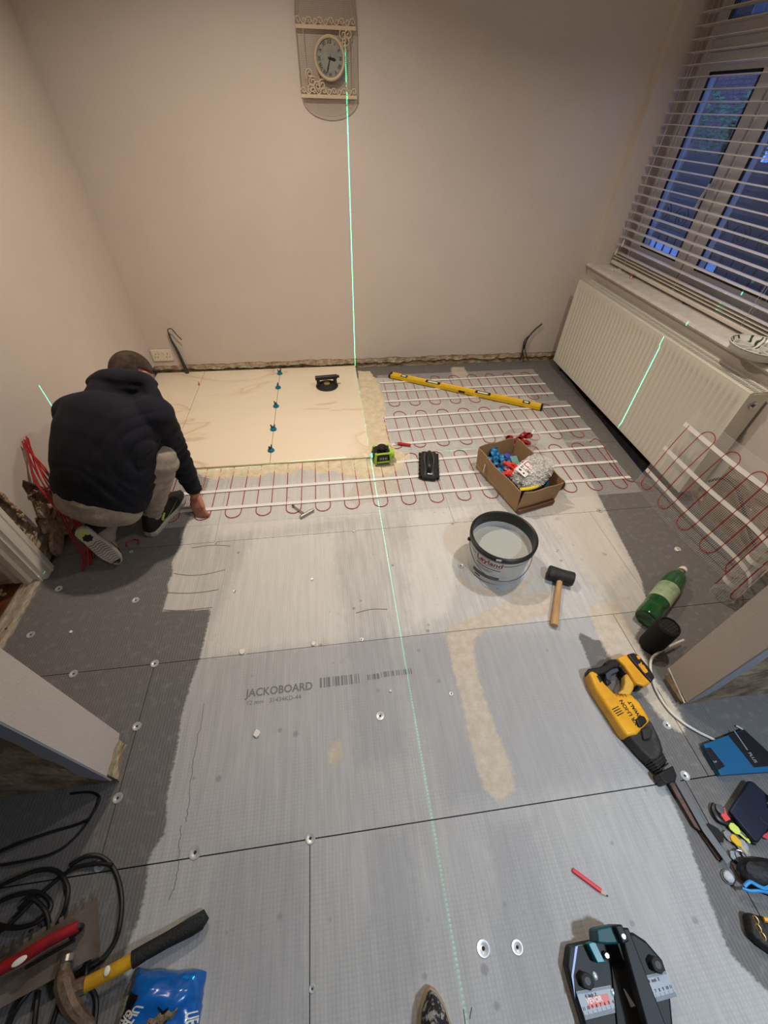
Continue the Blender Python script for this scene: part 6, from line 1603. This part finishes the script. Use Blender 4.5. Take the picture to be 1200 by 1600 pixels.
# ------------------------------------------------------------ the tiler, crouching with his back to the camera
def organic(name, mbuild, voxel, m, parent, smooth_it=6, disp=None, deci=None):
    me = mbuild.mesh('raw'); o = bpy.data.objects.new('raw', me); C.objects.link(o)
    r_ = o.modifiers.new('r', 'REMESH'); r_.mode = 'VOXEL'; r_.voxel_size = voxel; r_.use_smooth_shade = True
    s_ = o.modifiers.new('s', 'SMOOTH'); s_.factor = .6; s_.iterations = smooth_it
    dg = bpy.context.evaluated_depsgraph_get(); dg.update()
    out = bpy.data.meshes.new_from_object(o.evaluated_get(dg)); bpy.data.objects.remove(o)
    out.name = name
    if disp:
        nr = [v.normal.copy() for v in out.vertices]
        for v, n in zip(out.vertices, nr): v.co += n * disp(v.co, n)
    return obj(name, out, m, parent, smooth=180, fix=False, world=True)
def cap_(b, p0, r0, p1, r1, seg=20):
    p0, p1 = Vector(p0), Vector(p1); n = 7
    pts = [p0.lerp(p1, i / (n - 1)) for i in range(n)]
    b.tube(pts, r0, seg, radii=[r0 + (r1 - r0) * i / (n - 1) for i in range(n)])
    b.ell(tuple(p0), (r0,) * 3, seg=seg, rings=12); b.ell(tuple(p1), (r1,) * 3, seg=seg, rings=12)

SH_R, SH_L = at(243, 652, .59), at(118, 648, .585)
EL_R, WR_R = at(273, 704, .37), at(303, 766, .125)
PEL = at(158, 772, .34); CHE = at(174, 655, .60); NECK = at(196, 605, .615); HEAD = at(207, 584, .61)
KN_R, AN_R = at(252, 722, .42), Vector((-.925, 1.53, .10))
HIP_R, HIP_L = at(206, 762, .31), at(122, 768, .31)
KN_L, AN_L = Vector((-1.19, 1.74, .15)), Vector((-1.075, 1.36, .15))
EL_L, WR_L = Vector((-1.06, 1.86, .38)), Vector((-.96, 1.96, .20))
lat = (SH_R - SH_L).normalized(); ax = (CHE - PEL).normalized(); dep = lat.cross(ax).normalized(); lat2 = ax.cross(dep).normalized()
RT = Matrix((lat2, dep, ax)).transposed().to_4x4()

person = thing('person', 'man crouching on the left with his back turned, in navy hoodie and grey joggers', 'person', (-1.0, 1.45, 0))
SKIN = mat('skin', (196, 140, 116), .55, c2=(178, 116, 96), vscale=18)
NAVYC = mat('navy_sweatshirt', (13, 15, 27), .95, c2=(19, 21, 35), vscale=6, bump=.15, bscale=320)
JOG = mat('grey_marl_joggers', (158, 148, 138), .9, c2=(138, 128, 120), vscale=60, bump=.2, bscale=240)

# head frame: f = face direction, u = crown direction
fdir = Vector((.30, .62, -.72)).normalized(); rdir = Vector((.93, -.30, .12)); rdir = (rdir - fdir * rdir.dot(fdir)).normalized(); udir = rdir.cross(fdir).normalized()
HM = Matrix((rdir, fdir, udir)).transposed().to_4x4()
def hp_(x, y, z): return HEAD + rdir * x + fdir * y + udir * z
bb = MB()
bb.ell(tuple(HEAD), (.076, .096, .090), HM, 28, 18)                      # skull
bb.ell(tuple(hp_(0, .030, -.045)), (.058, .062, .062), HM, 22, 14)       # face
bb.ell(tuple(hp_(0, .052, -.088)), (.040, .036, .030), HM, 18, 10)       # jaw
cap_(bb, hp_(0, .092, -.018), .010, hp_(0, .108, -.045), .014)           # nose
for s in (-1, 1):
    bb.ell(tuple(hp_(s * .030, .082, -.008)), (.013, .010, .010), HM, 12, 8)   # brow and lids
    bb.ell(tuple(hp_(s * .080, -.008, -.022)), (.008, .018, .030), HM, 14, 10)  # ears
    bb.ell(tuple(hp_(s * .086, -.014, -.012)), (.007, .014, .018), HM, 12, 8)
bb.ell(tuple(hp_(0, .094, -.068)), (.022, .008, .006), HM, 12, 8)        # lips
cap_(bb, HEAD - fdir * .02 - udir * .05, .056, NECK - Vector((0, .03, .03)), .062)
for k, (t_, w_, d_) in enumerate(((0, .150, .100), (.3, .150, .105), (.6, .160, .110), (.9, .165, .100))):
    bb.ell(tuple(PEL.lerp(CHE, t_)), (w_, d_, .13), RT, 24, 14)
cap_(bb, SH_R, .055, EL_R, .042); cap_(bb, EL_R, .042, WR_R, .030)
cap_(bb, SH_L, .055, EL_L, .042); cap_(bb, EL_L, .042, WR_L, .030)
cap_(bb, HIP_R, .085, KN_R, .055); cap_(bb, KN_R, .050, AN_R, .038); cap_(bb, HIP_L, .085, KN_L, .055); cap_(bb, KN_L, .050, AN_L, .038)
cap_(bb, AN_R, .036, AN_R + Vector((.03, .10, -.05)), .03); cap_(bb, AN_L, .036, AN_L + Vector((.03, -.05, -.07)), .03)
def hand(b, wr, kn, side, curl, spread_dir, up):
    """wr wrist, kn knuckle centre, spread_dir across the palm, up = back of the hand"""
    d = (kn - wr).normalized()
    for j in range(4):
        off = spread_dir * ((j - 1.5) * .0185)
        cap_(b, wr + off * .45 - up * .002, .015, kn + off, .0125, 12)
        L = (.070, .078, .072, .056)[j]; p = kn + off; dd = d.copy(); rr = .0098
        for q, fr in enumerate((.45, .32, .23)):
            ang = curl * (.75 + .35 * q); ax_ = up.cross(d).normalized(); dd = Matrix.Rotation(ang, 3, ax_) @ dd
            n_ = p + dd * L * fr; cap_(b, p, rr, n_, rr * .92, 10); p = n_; rr *= .92
    th = wr + d * .03 + spread_dir * (-side * .026) - up * .006
    p1 = th + (d * .7 - spread_dir * side * .7).normalized() * .038 - up * .010; p2 = p1 + (d * .95 - spread_dir * side * .1).normalized() * .030 - up * .010; p3 = p2 + d * .022 - up * .006
    cap_(b, wr + d * .012, .015, th, .016, 12); cap_(b, th, .0135, p1, .0115, 12); cap_(b, p1, .0110, p2, .0100, 12); cap_(b, p2, .0100, p3, .0085, 12)
KNU = at(309, 789, .066)
dh = (KNU - WR_R).normalized(); acr = Vector((.80, -.45, .0)); acr = (acr - dh * acr.dot(dh)).normalized(); bk = acr.cross(dh).normalized()
if bk.y > 0: bk = -bk
cap_(bb, WR_R, .026, WR_R.lerp(KNU, .35), .024)
hand(bb, WR_R.lerp(KNU, .2), WR_R.lerp(KNU, .2) + dh * .075, 1, .34, acr, bk)
dl = Vector((.35, .35, -.75)).normalized(); acl = Vector((.7, -.7, 0)); acl = (acl - dl * acl.dot(dl)).normalized()
hand(bb, WR_L, WR_L + dl * .085, -1, .3, acl, acl.cross(dl).normalized())
organic('body', bb, .0048, SKIN, person, 3)

# clipped hair: a shell over the back and top of the skull
hb = MB(); hb.ell(tuple(HEAD - fdir * .004 + udir * .003), (.0795, .0985, .0930), HM, 44, 30)
me = hb.mesh('hair'); bm = bmesh.new(); bm.from_mesh(me)
kill = []
for v in bm.verts:
    q = v.co - HEAD; x, y, z = q.dot(rdir), q.dot(fdir), q.dot(udir)
    if z < -.045 - .012 * (y < -.03) or (y > .045 and z < .055) or (abs(x) > .066 and -.032 < y < .03 and z < .004): kill.append(v)
bmesh.ops.delete(bm, geom=kill, context='VERTS'); bm.to_mesh(me); bm.free()
hair = obj('hair', me, mat('cropped_dark_hair', (54, 42, 36), .85, c2=(98, 74, 62), vscale=26, bump=.8, bscale=500, thr=(.4, .75)), person, smooth=180, world=True)
hair.modifiers.new('thick', 'SOLIDIFY').thickness = -.004

# hoodie
hb = MB()
HS = ((-.02, .192, .130, .06), (.15, .202, .140, .11), (.35, .208, .148, .13), (.55, .210, .150, .13), (.78, .208, .146, .12), (.98, .190, .128, .11))
for i_ in range(26):
    t_ = -.02 + i_ * .04; w_, d_, l_ = [float(np.interp(t_, [q[0] for q in HS], [q[j] for q in HS])) for j in (1, 2, 3)]
    c_ = PEL.lerp(CHE, t_)
    hb.ell(tuple(c_), (w_, d_, l_), RT, 32, 18)
hb.ell(tuple(CHE.lerp(NECK, .5)), (.135, .105, .10), RT, 28, 16)
cap_(hb, SH_R - lat * .01, .088, EL_R, .062, 24); cap_(hb, EL_R, .062, WR_R + (EL_R - WR_R).normalized() * .02, .043, 24)
cap_(hb, SH_L + lat * .02, .086, EL_L, .062, 24); cap_(hb, EL_L, .062, WR_L, .043, 24)
cap_(hb, SH_R, .080, NECK - Vector((0, .02, .03)), .070); cap_(hb, SH_L, .080, NECK - Vector((0, .02, .03)), .070)
# bunched hood behind the neck
hood = catmull([at(140, 598, .665), at(160, 590, .70), at(190, 590, .715), at(222, 593, .70), at(243, 606, .665)], 5)
hb.tube(hood, .03, 14, radii=[.020 + .024 * math.sin(PI * (i + 2) / (len(hood) + 3)) for i in range(len(hood))], flat=.75)
hood2 = catmull([at(150, 600, .68), at(185, 604, .69), at(225, 606, .675)], 6)
hb.tube(hood2, .03, 14, radii=[.018 + .012 * math.sin(PI * i / (len(hood2) - 1)) for i in range(len(hood2))], flat=.8)
cap_(hb, at(232, 600, .68), .026, at(246, 630, .64), .030)
def fold(p, n):
    q = p - PEL; x, z = q.dot(lat2), q.dot(ax); y = q.dot(dep)
    a = .0045 * noise.noise(p * 7) + .0022 * noise.noise(p * 19)
    # sleeves: rings of creases round the arm
    ar = (p - SH_R).dot((WR_R - SH_R).normalized()) if (p - EL_R).length < .30 and x > .14 else None
    if ar is not None and .05 < ar < .40:
        s_ = .5 + .5 * math.sin(ar * 125 + 5 * noise.noise(p * 9)); a += -.017 * (1 - s_) ** 1.6 * max(.15, .55 + 1.2 * noise.noise(p * 6 + Vector((3, 0, 0))))
    else:
        # drapes pulling from the right armpit and gathering above the hem
        rr = math.hypot(x - .22, z - .22); s_ = .5 + .5 * math.sin(rr * 95 + 6 * noise.noise(p * 5)); a += -.0040 * (1 - s_) ** 2.2 * 1.6 * max(0, 1 - rr / .28)
        s2 = .5 + .5 * math.sin(z * 80 + x * 25 + 9 * noise.noise(p * 4.5)); a += -.0060 * (1 - s2) ** 3 * max(0, 1 - abs(z - .02) / .13)
        s3 = .5 + .5 * math.sin(x * 46 + z * 18 + 7 * noise.noise(p * 3.5)); a += -.0012 * (1 - s3) ** 3
    return a
hoodie = organic('hoodie', hb, .0065, NAVYC, person, 5, fold)

# joggers
jb = MB()
jb.ell(tuple(PEL - ax * .045), (.176, .128, .085), RT, 30, 16)
jb.ell(tuple(PEL - ax * .03), (.176, .130, .09), RT, 30, 16)
cap_(jb, HIP_R, .092, KN_R, .072, 24); cap_(jb, KN_R, .070, AN_R + Vector((.0, .0, -.005)), .052, 22)
cap_(jb, HIP_L, .092, KN_L, .078, 24); cap_(jb, KN_L, .072, AN_L + Vector((.01, -.01, -.01)), .054, 22)
cap_(jb, at(250, 745, .30), .030, at(262, 748, .27), .022)
def jfold(p, n):
    a = .004 * noise.noise(p * 10) + .002 * noise.noise(p * 24)
    s_ = .5 + .5 * math.sin(p.z * 85 + p.x * 30 + 8 * noise.noise(p * 5)); a += -.006 * (1 - s_) ** 2
    return a
organic('joggers', jb, .0065, JOG, person, 4, jfold)

# trainers
SOLEW = mat('trainer_midsole', (186, 180, 170), .6); BLKF = mat('black_mesh_upper', (28, 27, 28), .75, bump=.3, bscale=300); LIME = mat('lime_trim', (196, 214, 110), .5)
def trainer(M, right, scale=1.0, sole_detail=False):
    root = bpy.data.objects.new('trainer', None); C.objects.link(root); root.parent = person
    root.matrix_parent_inverse = wm(person).inverted(); root.matrix_basis = M @ Matrix.Diagonal((scale, scale, scale, 1))
    out = [(.0, .150), (.022, .140), (.038, .112), (.046, .070), (.047, .03), (.040, -.02), (.036, -.07), (.038, -.11), (.034, -.135), (.018, -.150), (-.018, -.150), (-.034, -.135), (-.038, -.11), (-.037, -.07), (-.042, -.02), (-.046, .03), (-.044, .070), (-.034, .112), (-.018, .140)]
    def ring(s, z, sy=1.0, y0=0): return [(x * s, y * sy + y0, z) for x, y in out]
    b = MB(); b.loft([ring(.97, .0), ring(1.04, .004), ring(1.05, .020), ring(1.0, .030)]); o1 = obj('sole', b, SOLEW, root)
    b = MB(); rings = []
    for k in range(11):
        z = .028 + k * .0085; s = 1 - .030 * k - (0 if k < 8 else .02 * (k - 7))
        rg = []
        for x, y in out:
            lim = .150 - max(0, (z - .045)) * 2.4                      # toe box slopes up to the ankle
            yy = min(y, lim) if y > 0 else y * (1 - .02 * k); xx = x * s
            if y > lim: xx = x * s * .9
            rg.append((xx, yy, z))
        rings.append(rg)
    b.loft(rings); o2 = obj('upper', b, BLKF, root, smooth=60, bev=0)
    b = MB()
    for k in range(5):
        y = .075 - k * .018; z = .066 + k * .0085; b.tube([(-.022, y, z - .004), (0, y + .004, z + .006), (.022, y, z - .004)], .0028, 6)
    obj('lace', b, mat('grey_lace', (120, 118, 112), .8), root)
    for s in (-1, 1):
        b = MB(); pts = [(s * .0435, -.045, .075), (s * .0445, -.075, .052), (s * .046, -.05, .042), (s * .0465, .0, .050), (s * .044, .060, .066)]
        cc_ = catmull(pts, 5); b.tube(cc_, .005, 6, radii=[.002 + .0055 * math.sin(PI * min(1, (i + 2) / 12)) * (1 - i / 24) for i in range(len(cc_))], flat=.35); obj('side_mark', b, LIME, root)
    b = MB(); b.prism([(x * .92, y) for x, y in out if y > .095] , .0, .038); obj('toe_cap', b, BLKF, root, bev=.004)
    if sole_detail:
        b = MB(); b.prism([(.030 * math.cos(a), -.112 + .032 * math.sin(a)) for a in [k * PI / 8 for k in range(16)]], -.0018, .004); obj('heel_pad', b, mat('pale_lime_rubber', (186, 196, 120), .7), root, smooth=0)
        b = MB(); b.prism([((.022 + .006 * (k % 2)) * math.cos(k * PI / 7), -.085 + (.020 + .006 * (k % 2)) * math.sin(k * PI / 7)) for k in range(14)], -.0028, .004); obj('heel_mark', b, BLKF, root, smooth=0)
        b = MB()
        for k in range(11):
            y = -.04 + k * .016; w = .036 + .006 * math.sin(k * .5)
            b.tube([(-w, y, -.001), (-w * .33, y + .006, -.001), (w * .33, y - .004, -.001), (w, y + .004, -.001)], .0016, 5)
        stuff(obj('tread_groove', b, mat('tread_dark', (100, 92, 82), .9), root))
    return root
hR = Vector((-.945, 1.455, .0)); dR = Vector((.34, .94, 0)).normalized()
trainer(frame(hR + dR * .145 + Vector((0, 0, .001)), Vector((dR.y, -dR.x, 0)), (0, 0, 1)), True)
tipL, heelL = at(186, 880, .035), at(124, 830, .235)
yl = (tipL - heelL).normalized(); toc = (Vector((0, 0, CH)) - tipL).normalized() + Vector((-.45, -.1, 0)); zl = -(toc - yl * toc.dot(yl)).normalized(); xl = yl.cross(zl).normalized()
ML_ = Matrix((xl, yl, zl)).transposed().to_4x4(); ML_.translation = (tipL + heelL) / 2
trainer(ML_, False, (tipL - heelL).length / .285, True)
cap_b = MB(); cap_(cap_b, AN_L + Vector((.0, .0, .03)), .045, (tipL + heelL) / 2 + zl * .06 - yl * .06, .040)
organic('sock', cap_b, .006, mat('black_sock', (30, 28, 28), .9), person, 2)
cap_b = MB(); cap_(cap_b, AN_R + Vector((0, 0, .04)), .046, AN_R + Vector((.0, -.01, -.02)), .040)
organic('sock', cap_b, .006, MATS['black_sock'], person, 2)
